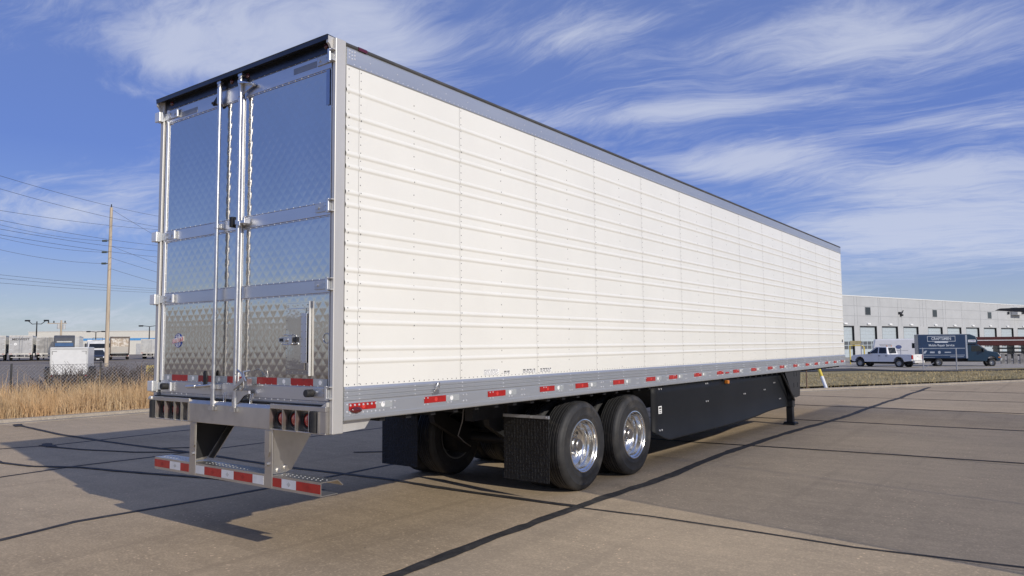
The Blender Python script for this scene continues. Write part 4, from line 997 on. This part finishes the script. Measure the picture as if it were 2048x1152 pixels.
def lamp_post(label, px, py, d, H, heads):
    p = toward(px, 690, d); p.z = 0
    t = thing('lamp_post', label, 'lamp post', p, YAW, group='lamp posts around the lot')
    obj('shaft', MB().cyl((0, 0, -.2), (0, 0, H), .16, 8, .10), DARK, t)
    for s_ in (1, -1):
        arm = obj('arm', MB().tube([(0, 0, H-.5), (s_*.9, 0, H-.55), (s_*1.7, 0, H+.05)] if heads else [(0, 0, H), (s_*2.0, 0, H+.25)], .07, 6), DARK, t)
        obj('lamp_head', MB().box(min(s_*1.5, s_*2.3), max(s_*1.5, s_*2.3), -.25, .25, H+.0, H+.30), DARK, arm)
    return t
lamp_post('twin-headed lamp post beside the end of the cream warehouse', 72, 640, 150, 7.2, True)
lamp_post('twin-headed lamp post in front of the warehouse stripe, beside the wooden pole', 191, 664, 190, 5.8, False)
lamp_post('twin-headed lamp post standing behind the plain white trailer', 298, 655, 165, 6.4, False)
p = toward(121, 690, 140); p.z = 0
up_ = thing('utility_pole', 'pale utility pole crowded with transformers rising behind the charcoal tractor', 'utility pole', p, YAW)
obj('shaft', MB().cyl((0, 0, -.1), (0, 0, 7.0), .2, 8, .16), WOOD, up_); obj('crossarm', MB().box(-2.6, 1.0, -.08, .08, 6.35, 6.5), WOOD, up_)
for x, z in ((-.5, 5.4), (.55, 5.3)): obj('transformer', MB().cyl((x, 0, z), (x, 0, z+.9), .26, 10), GREYL, up_)
ui = MB()
for x in (-2.4, -1.4, .7): ui.cyl((x, 0, 6.5), (x, 0, 6.9), .10, 6)
obj('insulators', ui, DARK, up_)

# ------------------------------------------------------------------ chain-link fence, tall grass, weeds
GALV = mat('galvanised_wire', (.34, .33, .32), .5, .5, var=.2)
FX, FH = -17.9, 1.20
fe = thing('chain_link_fence', 'low chain-link fence behind the tall dry grass', 'fence', (FX, 5, 0))
fm = MB(); st = .105; y0, y1 = -6.0, 15.0; y = y0-FH
while y < y1:
    for s_ in (1, -1):
        a, b = (y, y+FH) if s_ > 0 else (y+FH, y)
        fm.cyl((.004*s_, a-5, .04), (.004*s_, b-5, FH), .005, 4, cap=False)
    y += st
obj('wire_mesh', fm, GALV, fe, kind='stuff')
obj('tension_wire', MB().cyl((0, y0-5, FH), (0, y1-5, FH), .006, 5), GALV, fe)
for y in (-4.5, -1.7, 1.1, 4.75, 7.15, 10.2, 13): obj('post', MB().cyl((.03, y-5, -.08), (.03, y-5, FH+.06), .026, 8), mat('dark_post', (.06, .06, .06), .6, .4), fe, smooth=40)
ys_ = thing('warning_sign', 'yellow rectangular board seen through the chain-link fence', 'sign', gpos(305, 29.5, 0), R(64))
obj('board', MB().box(-.21, .21, 0, .012, .58, .98), mat('yellow_board', (.72, .56, .16), .55), ys_); obj('stake', MB().box(-.03, .03, .0125, .04, -.05, .9), DARK, ys_)
bo_ = thing('bollard', 'weathered yellow bollard at the back of the tall grass', 'bollard', (-19.6, 7.35, 0)); obj('tube', MB().cyl((0, 0, -.05), (0, 0, .78), .075, 14), mat('worn_yellow', (.50, .38, .13), .7, var=.3, vscale=8), bo_, bevel=.02); obj('base_plate', MB().box(-.14, .14, -.14, .14, -.02, .02), DARK, bo_)
GRS = bpy.data.materials.new('dry_grass'); GRS.use_nodes = True; k = G(GRS.node_tree); b = GRS.node_tree.nodes['Principled BSDF']
ps = k.n('ShaderNodeNewGeometry').outputs['Position']; rn = k.n('ShaderNodeNewGeometry').outputs['Random Per Island']
cc = k.mix(rn, (.50, .325, .165), (.76, .60, .38)); cc = k.mix(k.ramp(k.noise(ps, 1.1, 4, .6), .4, .65), cc, (.58, .37, .19)); cc = k.mix(k.ramp(k.noise(ps, .5, 3), .58, .7), cc, (.40, .33, .2))
GRS.node_tree.links.new(cc, b.inputs['Base Color']); b.inputs['Roughness'].default_value = .8; b.inputs['Specular IOR Level'].default_value = .2
b.inputs['Subsurface Weight'].default_value = 0
def blades(n, fx, hmin, hmax, wmin, wmax, lean, seed, dens=None, seg=3):
    rd = random.Random(seed); mb = MB()
    for _ in range(n):
        x, y = fx(rd)
        if dens and rd.random() > dens(x, y): continue
        z = hgt(x, y)-.08
        clump = .74+.55*mnoise.noise((x*.9, y*.9, seed))+.25*mnoise.noise((x*3, y*3, seed))+(.35 if rd.random() < .03 else 0)
        h = rd.uniform(hmin, hmax)*clump; wd = rd.uniform(wmin, wmax); az = rd.uniform(0, 6.283); ln = rd.gauss(0, lean)
        dx, dy = math.cos(az), math.sin(az); wa = rd.uniform(0, 3.14); wx, wy = math.cos(wa)*wd, math.sin(wa)*wd
        i = len(mb.v)
        for q in range(seg+1):
            t = q/seg; o = ln*h*t*t; ww = 1-t*.75
            px_, py_, pz_ = x+dx*o, y+dy*o, z+h*t*(1-.18*abs(ln)*t)
            mb.v += [(px_-wx*ww, py_-wy*ww, pz_), (px_+wx*ww, py_+wy*ww, pz_)]
        for q in range(seg): mb.f.append((i+2*q, i+2*q+1, i+2*q+3, i+2*q+2))
    return mb
def gx(rd):
    return -14.1-abs(rd.gauss(0, .5))-3.2*rd.random()**1.0, rd.uniform(-4, 15)
o = obj('tall_grass', blades(36000, gx, .55, 1.05, .0035, .008, .35, 3), GRS, kind='stuff'); o['label'] = 'tall dry tan grass along the fence'; o['category'] = 'grass'
def gx2(rd): return rd.uniform(-14.6, -13.72), rd.uniform(-6, 10)
o = obj('short_grass', blades(9000, gx2, .10, .22, .004, .009, .8, 4, seg=2), GRS, kind='stuff'); o['label'] = 'short trampled dry grass beside the kerb'; o['category'] = 'grass'
WEED = mat('dead_weed', (.095, .07, .055), .9, var=.5, vscale=4)
wm = MB(); rd = random.Random(11)
for _ in range(1100):
    y = rd.uniform(5.6, 12.5); x = -18.6-rd.random()*1.8; h = rd.uniform(.5, 1.15)*(1.0 if 6.5 < y < 11 else .6)
    p0 = Vector((x, y, -.05)); p1 = p0+Vector((rd.gauss(0, .14), rd.gauss(0, .2), h*.55)); p2 = p1+Vector((rd.gauss(0, .16), rd.gauss(0, .22), h*.45))
    wm.tube([p0, p1, p2], .008, 3)
    for q in range(6):
        t = rd.random(); b0 = p0.lerp(p1, t) if rd.random() < .5 else p1.lerp(p2, t); wm.tube([b0, b0+Vector((rd.gauss(0, .12), rd.gauss(0, .14), rd.uniform(.03, .25)))], .004, 3)
o = obj('dead_weeds', wm, WEED, kind='stuff'); o['label'] = 'dark tangled dead weeds behind the fence'; o['category'] = 'weeds'
def gl_(rd):
    u = rd.random(); v = rd.random(); a = Vector((-13.75, 7.6)).lerp(Vector((14, 53)), u); b_ = Vector((-24, 42)).lerp(Vector((1, 56)), u); p = a.lerp(b_, v**1.5); return p.x, p.y
LGR = mat('lawn_blade', (.42, .335, .18), .9, var=.45, vscale=.7)
o = obj('lawn_tufts', blades(26000, gl_, .12, .24, .010, .022, .9, 6, seg=2), LGR, kind='stuff'); o['label'] = 'dormant olive brown lawn tufts on the bank beyond the kerb'; o['category'] = 'grass'

# ------------------------------------------------------------------ warehouse with dock doors
WALL = mat('tilt_panel', (.46, .47, .475), .8, var=.05, vscale=.4); JOINT = mat('panel_joint', (.34, .35, .36), .8)
DOORM = mat('dock_door', (.44, .50, .53), .5, var=.06); DPANE = mat('door_pane', (.10, .11, .12), .2)
WA = Vector((.314, .949, 0)); W0 = Vector((-20.44, 114.06, 0))
wd = thing('dock_warehouse', 'pale grey panelled warehouse with a row of tall dock doors', 'warehouse', W0, math.atan2(WA.y, WA.x))
# local x runs along the wall, local -y faces the yard
ZB, ZH = -.6, 8.5
DX = [(-16.6, -11.8), (-9.4, -4.6), (-2.2, 2.63), (4.17, 8.96), (10.41, 15.22), (16.88, 21.7), (24.82, 29.85), (31.52, 36.64), (38.37, 43.54), (45.3, 50.55), (52.46, 57.83), (59.69, 64.9), (66.7, 71.9)]
segs = []; x = -24.0
for a, b in DX: segs.append((x, a)); x = b
segs.append((x, 80))
wl = MB()
for a, b in segs: wl.box(a, b, 0, .4, ZB-.3, 4.1)
wl.box(-24, 80, 0, .4, 4.1001, ZH); wl.box(-24, 80, .95, 45, ZB-.3, ZH-.05)
obj('wall', wl, WALL, wd)
obj('coping', MB().box(-24.05, 80.05, -.06, 45, ZH+.001, ZH+.16), WPAINT, wd)
for z in (7.1, 5.6): obj('panel_joint', MB().box(-24, 80, -.012, -.002, z-.03, z+.03), JOINT, wd)
for x in (-11.5, -4.2, 2.83, 3.6, 9.59, 10.15, 15.39, 16.5, 22.3, 23.38, 24.5, 30.2, 31.16, 37.02, 44.17, 51.35, 58.6, 65.4): obj('panel_joint', MB().box(x-.035, x+.035, -.011, -.003, 4.11, ZH), JOINT, wd)
dmesh = {}
for a, b in DX:
    o = obj('dock_door', MB().box(a, b, .30, .36, ZB, 4.1), DOORM, wd)
    ln_ = MB()
    for i in range(7): ln_.box(a, b, .288, .2995, ZB+.62+.55*i, ZB+.65+.55*i)
    obj('panel_line', ln_, JOINT, o)
    for r_ in range(2):
        for q in range(4):
            w_ = (b-a)/4; obj('pane', MB().box(a+w_*q+.08, a+w_*(q+1)-.08, .287, .2995, .62+.62*r_, 1.14+.62*r_), DPANE, o)
    obj('jamb', MB().box(a-.001, a+.10, .02, .287, ZB, 4.09).box(b-.10, b+.001, .02, .287, ZB, 4.09).box(a+.101, b-.101, .02, .287, 3.98, 4.09), GASKET, o)
    obj('door_lamp', MB().box((a+b)/2-.42, (a+b)/2+.42, -.20, -.002, 4.28, 4.52), WMARK, wd, bevel=.05)
for a in (5.84, 26.63, 47.2, 68):
    o = obj('window', MB().box(a-.08, a+1.5, -.03, -.003, 5.72, 7.02), JOINT, wd); obj('pane', MB().box(a, a+1.42, -.045, -.031, 5.8, 6.94), GLASS, o)
sc = MB(); sc.tube([(15.7, -.1, 6.25), (16.1, -.15, 6.0), (16.5, -.15, 6.3), (16.9, -.1, 6.65)], .07, 6); sc.box(15.5, 15.9, -.3, -.02, 6.1, 6.4); sc.box(16.0, 16.5, -.3, -.02, 5.75, 6.05)
obj('wall_lamp', sc, DARK, wd)
obj('wall_unit', MB().box(57.0, 61.0, -1.2, -.003, 6.6, 8.0), GREYL, wd)

# low grey warehouse across the street behind the photographer (seen mirrored in the polished doors)
bw = thing('street_warehouse', 'low grey warehouse across the street, mirrored in the quilted trailer doors', 'warehouse', (-110, 5, 0), R(-52))
obj('wall', MB().box(0, 130, -20, 0, -.3, 5.6), mat('street_wall', (.36, .355, .34), .8, var=.06, vscale=.3), bw); obj('coping', MB().box(-.1, 130.1, -20.1, .1, 5.6, 5.8), WPAINT, bw)
for i in range(18): obj('dock_door', MB().box(4+7*i, 7.4+7*i, .003, .08, .9, 3.9), DOORM, bw)
for i in range(18): obj('panel_joint', MB().box(2.2+7*i, 2.3+7*i, .003, .02, 0, 5.59), JOINT, bw)

# ------------------------------------------------------------------ pickup
PKP = mat('pickup_paint', (.78, .78, .79), .3, var=.03, coat=.5)
def arch(cx, r_, z0, n=8): return [(cx+r_*math.cos(t), z0+r_*math.sin(t)) for t in [math.pi*(1-i/n) for i in range(n+1)]]
def pickup(label, loc, rz, paint, bedz=1.18):
    t = thing('pickup_truck', label, 'pickup truck', loc, rz)      # front is +x
    prof_ = [(-2.75, .62), (-2.05-.02, .55)]+arch(-1.60, .47, .52)+[(1.55, .50)]+arch(2.02, .46, .52)+[(2.75, .55), (2.85, .78), (2.80, 1.02), (2.55, 1.12), (1.35, 1.20), (1.30, 1.22), (-.62, 1.22), (-.64, bedz), (-2.78, bedz)]
    obj('body', MB().prism(prof_, 'y', -.96, .96), paint, t, bevel=.035)
    cb = MB(); cb.v += [(-.62, -.93, 1.2), (1.36, -.93, 1.2), (1.36, .93, 1.2), (-.62, .93, 1.2), (-.48, -.76, 1.86), (.42, -.76, 1.88), (.42, .76, 1.88), (-.48, .76, 1.86)]
    cb.f += [(0, 1, 5, 4), (1, 2, 6, 5), (2, 3, 7, 6), (3, 0, 4, 7), (4, 5, 6, 7)]
    obj('cab', cb, paint, t, bevel=.05)
    def gl3(name, pts_, off): 
        mbb = MB(); mbb.v += [tuple(Vector(p_)+Vector(off)) for p_ in pts_]; mbb.f.append(tuple(range(len(pts_)))); return obj(name, mbb, GLASS, t)
    for s_ in (1, -1):
        A = lambda x, z: (x, s_*lerp(.93, .76, (z-1.2)/.67), z)
        gl3('side_window', [A(.30, 1.27), A(1.12, 1.27), A(.42, 1.80), A(.30, 1.80)], (0, .012*s_, .002)); gl3('side_window', [A(-.50, 1.27), A(.20, 1.27), A(.20, 1.80), A(-.42, 1.79)], (0, .012*s_, .002))
        obj('mirror', MB().box(.98, 1.08, min(s_*.97, s_*1.22), max(s_*.97, s_*1.22), 1.22, 1.42), BLACK, t, bevel=.02)
        for x in (.15, -.50): obj('door_handle', MB().box(x-.09, x+.09, min(s_*.962, s_*.985), max(s_*.962, s_*.985), 1.02, 1.07), BLACK, t)
        obj('door_seam', MB().box(.245, .255, min(s_*.9605, s_*.963), max(s_*.9605, s_*.963), .58, 1.2), PRINTG, t)
        obj('tail_lamp', MB().box(-2.80, -2.72, min(s_*.78, s_*.965), max(s_*.78, s_*.965), .78, 1.12), REDL, t)
        obj('headlamp', MB().box(2.70, 2.845, min(s_*.62, s_*.94), max(s_*.62, s_*.94), .82, 1.0), WMARK, t)
        for x in (-1.60, 2.02): lot_wheel(t, (x, s_*.83, .39), .39, .26, ax=(0, s_, 0), rimm=GREYL)
    gl3('rear_window', [(-.60, -.62, 1.27), (-.60, .62, 1.27), (-.50, .60, 1.80), (-.50, -.60, 1.80)], (-.03, 0, 0)); gl3('windscreen', [(1.30, -.75, 1.25), (1.30, .75, 1.25), (.50, .68, 1.83), (.50, -.68, 1.83)], (.05, 0, .02))
    tg = obj('tailgate', MB().box(-2.82, -2.785, -.77, .77, .66, bedz+.005), mat('tailgate_white', (.80, .79, .76), .3, coat=.4), t, bevel=.01); obj('latch', MB().box(-2.83, -2.8205, -.12, .12, .98, 1.05), PRINTG, tg)
    obj('rear_bumper', MB().box(-3.0, -2.83, -.92, .92, .42, .62), BUMP, t, bevel=.02); obj('front_bumper', MB().box(2.80, 2.98, -.93, .93, .42, .66), BLACK, t, bevel=.03)
    obj('grille', MB().box(2.80, 2.87, -.58, .58, .74, 1.0), BLACK, t); obj('chassis', MB().box(-2.6, 2.5, -.55, .55, .32, .52), DARK, t)
    lb = MB()
    for s_ in (1, -1): lb.cyl((-.3, .4*s_, 1.88), (-.3, .4*s_, 1.99), .05, 8)
    obj('beacon', lb, AMBER, t)
    return t
pickup('white extended cab pickup truck parked on the road beyond the lawn', (-7.65, 72.35, -.66), math.atan2(.30, -.95), PKP)

# ------------------------------------------------------------------ service box truck
NAVY = mat('navy_box', (.018, .045, .105), .4, var=.08, coat=.3); TEAL = mat('navy_cab', (.012, .040, .075), .3, var=.06, coat=.6); PALE = mat('pale_text', (.66, .70, .74), .5)
def service_truck():
    t = thing('service_truck', 'navy box truck with white company lettering, parked nose away from the pickup', 'box truck', (-2.42, 76.9, -.66), math.atan2(.29, .957))   # front +x
    bx = obj('box', MB().box(-3.95, .62, -1.1, 1.1, .72, 2.80), NAVY, t, bevel=.03)
    ac = MB().prism([(.6205, 1.95), (.6205, 2.80), (1.05, 2.80), (1.55, 2.62), (1.72, 2.25), (1.62, 1.95)], 'y', -1.1, 1.1); obj('attic', ac, TEAL, t, bevel=.06)
    [obj('corner_trim', MB().box(.56, .72, y_-.0055, y_+.0055, .72, 2.75), ALU, t) for y_ in (-1.1066, 1.1066)]; obj('roof_trim', MB().box(-3.95, 1.0, -1.112, 1.112, 2.801, 2.84), ALU, t)
    cab = MB().prism([(.70, .50), (.70, 1.94), (1.75, 1.93), (2.62, 1.38), (3.55, 1.22), (3.72, 1.05), (3.74, .55), (3.55, .48)]+arch(2.95, .44, .46)[::-1]+[(2.45, .46)], 'y', -.98, .98)
    obj('cab', cab, TEAL, t, bevel=.07)
    for s_ in (1, -1):
        gw = MB(); gw.v += [(1.10, s_*.99, 1.32), (2.35, s_*.99, 1.32), (1.80, s_*.985, 1.80), (1.12, s_*.985, 1.82)]; gw.f.append((0, 1, 2, 3)); obj('side_window', gw, GLASS, t)
        obj('headlamp', MB().box(3.60, 3.765, min(s_*.62, s_*.96), max(s_*.62, s_*.96), .86, 1.04), WMARK, t, bevel=.02); obj('indicator', MB().box(3.55, 3.765, min(s_*.62, s_*.985), max(s_*.62, s_*.985), .76, .855), AMBER, t)
        obj('mirror', MB().box(2.10, 2.22, min(s_*1.02, s_*1.25), max(s_*1.02, s_*1.25), 1.25, 1.6), BLACK, t, bevel=.03)
        lot_wheel(t, (-2.05, s_*.92, .38), .38, .30, ax=(0, s_, 0)); lot_wheel(t, (2.95, s_*.86, .36), .36, .24, ax=(0, s_, 0))
    wsn = MB(); wsn.v += [(2.60, -.82, 1.44), (2.60, .82, 1.44), (1.83, .78, 1.93), (1.83, -.78, 1.93)]; wsn.f.append((0, 1, 2, 3)); obj('windscreen', wsn, GLASS, t)
    obj('grille', MB().box(3.70, 3.77, -.58, .58, .72, 1.04), BLACK, t); obj('front_bumper', MB().box(3.70, 3.88, -.96, .96, .46, .70), CHROME, t, bevel=.03)
    obj('plate', MB().box(3.885, 3.895, -.16, .16, .5, .62), WMARK, t); obj('chassis', MB().box(-3.8, 3.2, -.45, .45, .42, .70), DARK, t); obj('rear_bumper', MB().box(-4.05, -3.955, -1.0, 1.0, .40, .55), DARK, t)
    rx = (R(90), 0, 0); Y = -1.1012
    text('lettering', 'CRAFTSMEN', .34, PALE, t, (-1.72, Y-.008, 2.44), rx, .006, .002, 1.0)
    bd = MB(); x0, x1, z0, z1, w_ = -3.05, -.38, 2.20, 2.68, .035
    bd.box(x0, x1, Y-.006, Y, z0, z0+w_); bd.box(x0, x1, Y-.006, Y, z1-w_, z1); bd.box(x0, x0+w_, Y-.006, Y, z0+w_, z1-w_); bd.box(x1-w_, x1, Y-.006, Y, z0+w_, z1-w_); bd.box(-2.35, -1.08, Y-.006, Y, 2.09, 2.19)
    obj('sign_border', bd, PALE, t)
    text('lettering', 'Mobile Repair Service', .27, PALE, t, (-1.72, Y-.008, 1.86), rx, .004, .002, 1.03)
    lines = MB(); lines.box(-3.85, .5, Y-.005, Y, 1.56, 1.63); lines.box(-3.8, .45, Y-.005, Y, .98, 1.03); lines.box(-3.6, -2.4, Y-.005, Y, .80, .83)
    obj('stripe', lines, mat('stripe_grey', (.30, .34, .40), .5), t)
    mg = mat('mark_grey', (.42, .46, .52), .5)
    obj('partner_mark', MB().prism([(-3.55, 1.15), (-3.30, 1.15), (-3.12, 1.40), (-3.32, 1.40)], 'y', Y-.005, Y), mg, t); obj('partner_mark', MB().box(-2.85, -2.40, Y-.005, Y, 1.18, 1.32), mg, t)
    obj('partner_mark', MB().cyl((-1.95, Y-.005, 1.25), (-1.95, Y, 1.25), .13, 18), mg, t); obj('partner_mark', MB().box(-1.45, -.85, Y-.005, Y, 1.21, 1.29), mg, t)
    obj('phone_line', MB().box(-.95, .35, Y-.005, Y, .84, .89), mat('stripe_grey', (.3, .34, .4)), t)
    obj('attic_sign', MB().box(.82, 1.52, Y-.006, Y, 2.13, 2.33), WMARK, t); text('lettering', 'CRAFTSMEN', .12, BLUE, t, (1.17, Y-.0075, 2.23), rx, .003, .001, .9)
    t.scale = (.855, .95, 1.05); return t
service_truck()
# white high-roof van behind
va = thing('van', 'white high-roof van standing behind the pickup and the navy truck', 'van', (-8.9, 88.6, -.6), math.atan2(.24, .97))
obj('body', MB().prism([(-2.9, .45), (-2.95, 1.6), (-2.75, 2.55), (1.4, 2.6), (2.2, 1.75), (3.0, 1.35), (3.1, .45)], 'y', -1.0, 1.0), PKP, va, bevel=.12)
obj('windscreen', MB().prism([(1.52, 2.50), (2.22, 1.80), (2.26, 1.82), (1.56, 2.54)], 'y', -.85, .85), GLASS, va)
for s_ in (1, -1):
    obj('side_window', MB().box(.9, 1.6, min(s_*1.0, s_*1.01), max(s_*1.0, s_*1.01), 1.55, 2.1), GLASS, va); obj('stripe', MB().box(-2.7, .5, min(s_*1.0, s_*1.008), max(s_*1.0, s_*1.008), 1.28, 1.33), PRINTG, va)
    for x in (-1.9, 2.0): lot_wheel(va, (x, s_*.86, .36), .36, .24, ax=(0, s_, 0))
mk_ = obj('emblem', MB().cyl((-.4, -1.004, 1.7), (-.4, -1.010, 1.7), .3, 20), mat('van_blue', (.10, .13, .28), .5), va); mk_.scale = (1, 1, .7); mk_.location.z = .5
tx_ = MB()
for i in range(4): tx_.box(-2.3+.07*i, -1.1-.07*i, -1.009, -1.003, 1.95-.12*i, 2.0-.12*i)
obj('side_print', tx_, PRINTG, va)
# maroon carrier with dark racking below, black raised deck above
MAR = mat('maroon_paint', (.085, .018, .016), .5, var=.15, vscale=1.2)
mc = thing('carrier_trailer', 'long maroon carrier trailer with dark steel racking, behind the navy truck', 'trailer', (2.4, 100.3, -.62), math.atan2(.29, .957))
obj('side_beam', MB().box(-6.0, 9.0, -1.2, 1.2, 1.75, 2.75), MAR, mc, bevel=.03); obj('side_stripe', MB().box(-6.0, 9, -1.215, -1.201, 2.32, 2.40), WMARK, mc)
for z in (.9, 1.35): obj('rack_beam', MB().box(-3.5, 9.0, -1.15, 1.15, z, z+.16), BLACK, mc)
for i in range(9): obj('rack_post', MB().box(-3.4+1.4*i, -3.28+1.4*i, -1.17, 1.17, .25, 1.749), BLACK, mc)
for x in (1.0, 2.3): 
    for s_ in (1, -1): lot_wheel(mc, (x, s_*1.0, .45), .45, .3, ax=(0, s_, 0))
obj('bed', MB().box(-3.6, 9.0, -1.1, 1.1, .55, .72), DARK, mc)
pw = thing('parked_car', 'white car parked in front of the maroon carrier trailer', 'car', (5.6, 92.5, -.6), math.atan2(.29, .957))
obj('body', MB().prism([(-2.2, .45), (-2.3, 1.0), (-1.9, 1.25), (-1.1, 1.95), (1.6, 1.95), (2.2, 1.1), (2.3, .45)], 'y', -.9, .9), PKP, pw, bevel=.1); obj('side_window', MB().prism([(-1.5, 1.3), (-1.0, 1.82), (1.3, 1.82), (1.4, 1.3)], 'y', -.905, .905), GLASS, pw)
for x in (-1.4, 1.4):
    for s_ in (1, -1): lot_wheel(pw, (x, s_*.8, .36), .36, .22, ax=(0, s_, 0))
bmn = thing('loading_boom', 'black tapering loader boom jutting out in front of the grey warehouse wall', 'boom', (6.3, 93.0, -.6), math.atan2(.12, .99))
obj('boom', MB().prism([(-6.6, 5.55), (-6.2, 5.72), (-1.5, 5.80), (3, 5.9), (3, 4.9), (-1.5, 5.15), (-4.5, 5.35)], 'y', -.7, .7), BLACK, bmn); obj('mast', MB().box(2.0, 2.7, -.4, .4, 0, 4.95), BLACK, bmn); obj('outrigger', MB().box(1.2, 3.5, -1.2, 1.2, 0, .25), BLACK, bmn)
for i in range(5): obj('rung', MB().box(-5.5+1.3*i, -5.35+1.3*i, -.72, .72, 5.08+.0*i, 5.36), BLACK, bmn)
# row of short concrete posts in front of the carrier
for i in range(9):
    p = Vector((.55+.52*i, 86.0+.16*i, -.68)); h = .95+.08*random.random()
    tag(obj('barrier_post', MB().prism([(-.17, 0), (.17, 0), (.15, h), (.05, h+.06), (-.15, h)], 'y', -.15, .15), mat('grey_block', (.26, .25, .24), .85, var=.3), loc=p, rot=(0, 0, .3)), 'rough grey upright block in the row before the maroon carrier', 'post', 'row of upright grey blocks')
# thin fence posts and markers on the bank
GPM = mat('galvanised_post', (.45, .45, .46), .45, .6)
for (px_, py_, hpx, lab) in ((1724, 733, 45, 'thin galvanised fence post in front of the pickup cab'), (1803, 735, 38, 'thin galvanised fence post in front of the pickup bed'), (1847, 739, 42, 'thin galvanised post with a diagonal foot before the navy box'), (1914, 741, 43, 'thin galvanised post in front of the navy truck cab')):
    d = ray(px_, py_); t_ = 40.0
    for _ in range(60):
        p = Vector((CX, CY, CZ))+d*t_; t_ += (p.z-hgt(p.x, p.y))/max(.02, -d.z)*.6
    p = Vector((CX, CY, CZ))+d*t_; h = hpx*t_/F
    th = thing('fence_post', lab, 'post', p); obj('tube', MB().cyl((0, 0, -.1), (0, 0, h), .045, 8), GPM, th); obj('cap', MB().lathe([(0, .05), (.04, .03), (.055, 0)], (0, 0, h), (0, 0, 1), 10), GPM, th)
    if px_ == 1847: obj('brace', MB().cyl((0, 0, .1), (.75, .2, .55), .03, 6), GPM, th)
yg = thing('gate_frame', 'small yellow tubular gate frame behind the pickup hood', 'gate', (-11.8, 80.0, -.66), .3)
obj('frame', MB().tube([(-.6, 0, 0), (-.6, 0, 1.95), (.55, 0, 1.95), (.75, 0, 1.8), (.75, 0, 0)], .06, 8), mat('safety_yellow', (.70, .52, .06), .5), yg); obj('sign', MB().box(-.55, .5, -.03, .03, 2.05, 2.45), mat('tan_sign', (.45, .38, .2), .6), yg)
d = ray(1653, 778); t_ = 30.0
for _ in range(60):
    p = Vector((CX, CY, CZ))+d*t_; t_ += (p.z-hgt(p.x, p.y))/max(.02, -d.z)*.6
p = Vector((CX, CY, CZ))+d*t_; q = Vector((CX, CY, CZ))+ray(1636, 733)*(t_+1.0)
gg = thing('guy_guard', 'slanted yellow and white guy wire guard on the lawn bank', 'guy guard', p)
v_ = q-p; obj('sleeve', MB().cyl(v_*0, v_*.52, .06, 10), WMARK, gg, smooth=50); obj('sleeve_cap', MB().cyl(v_*.521, v_*1.0, .061, 10), mat('guard_yellow', (.80, .60, .08), .5), gg, smooth=50); obj('wire', MB().cyl(v_*1.0, v_*2.2, .015, 6), WIRE, gg)
d = ray(1614, 781); t_ = 30.0
for _ in range(60):
    p = Vector((CX, CY, CZ))+d*t_; t_ += (p.z-hgt(p.x, p.y))/max(.02, -d.z)*.6
p = Vector((CX, CY, CZ))+d*t_
ms = thing('marker_stake', 'thin brown marker stake on the lawn beside the landing leg', 'stake', p); obj('stake', MB().cyl((0, 0, -.05), (0, 0, 1.15), .022, 6), mat('rust', (.16, .10, .07), .8), ms); obj('cap', MB().cyl((0, 0, 1.151), (0, 0, 1.2), .03, 6), mat('rust', (.16, .10, .07), .8), ms)
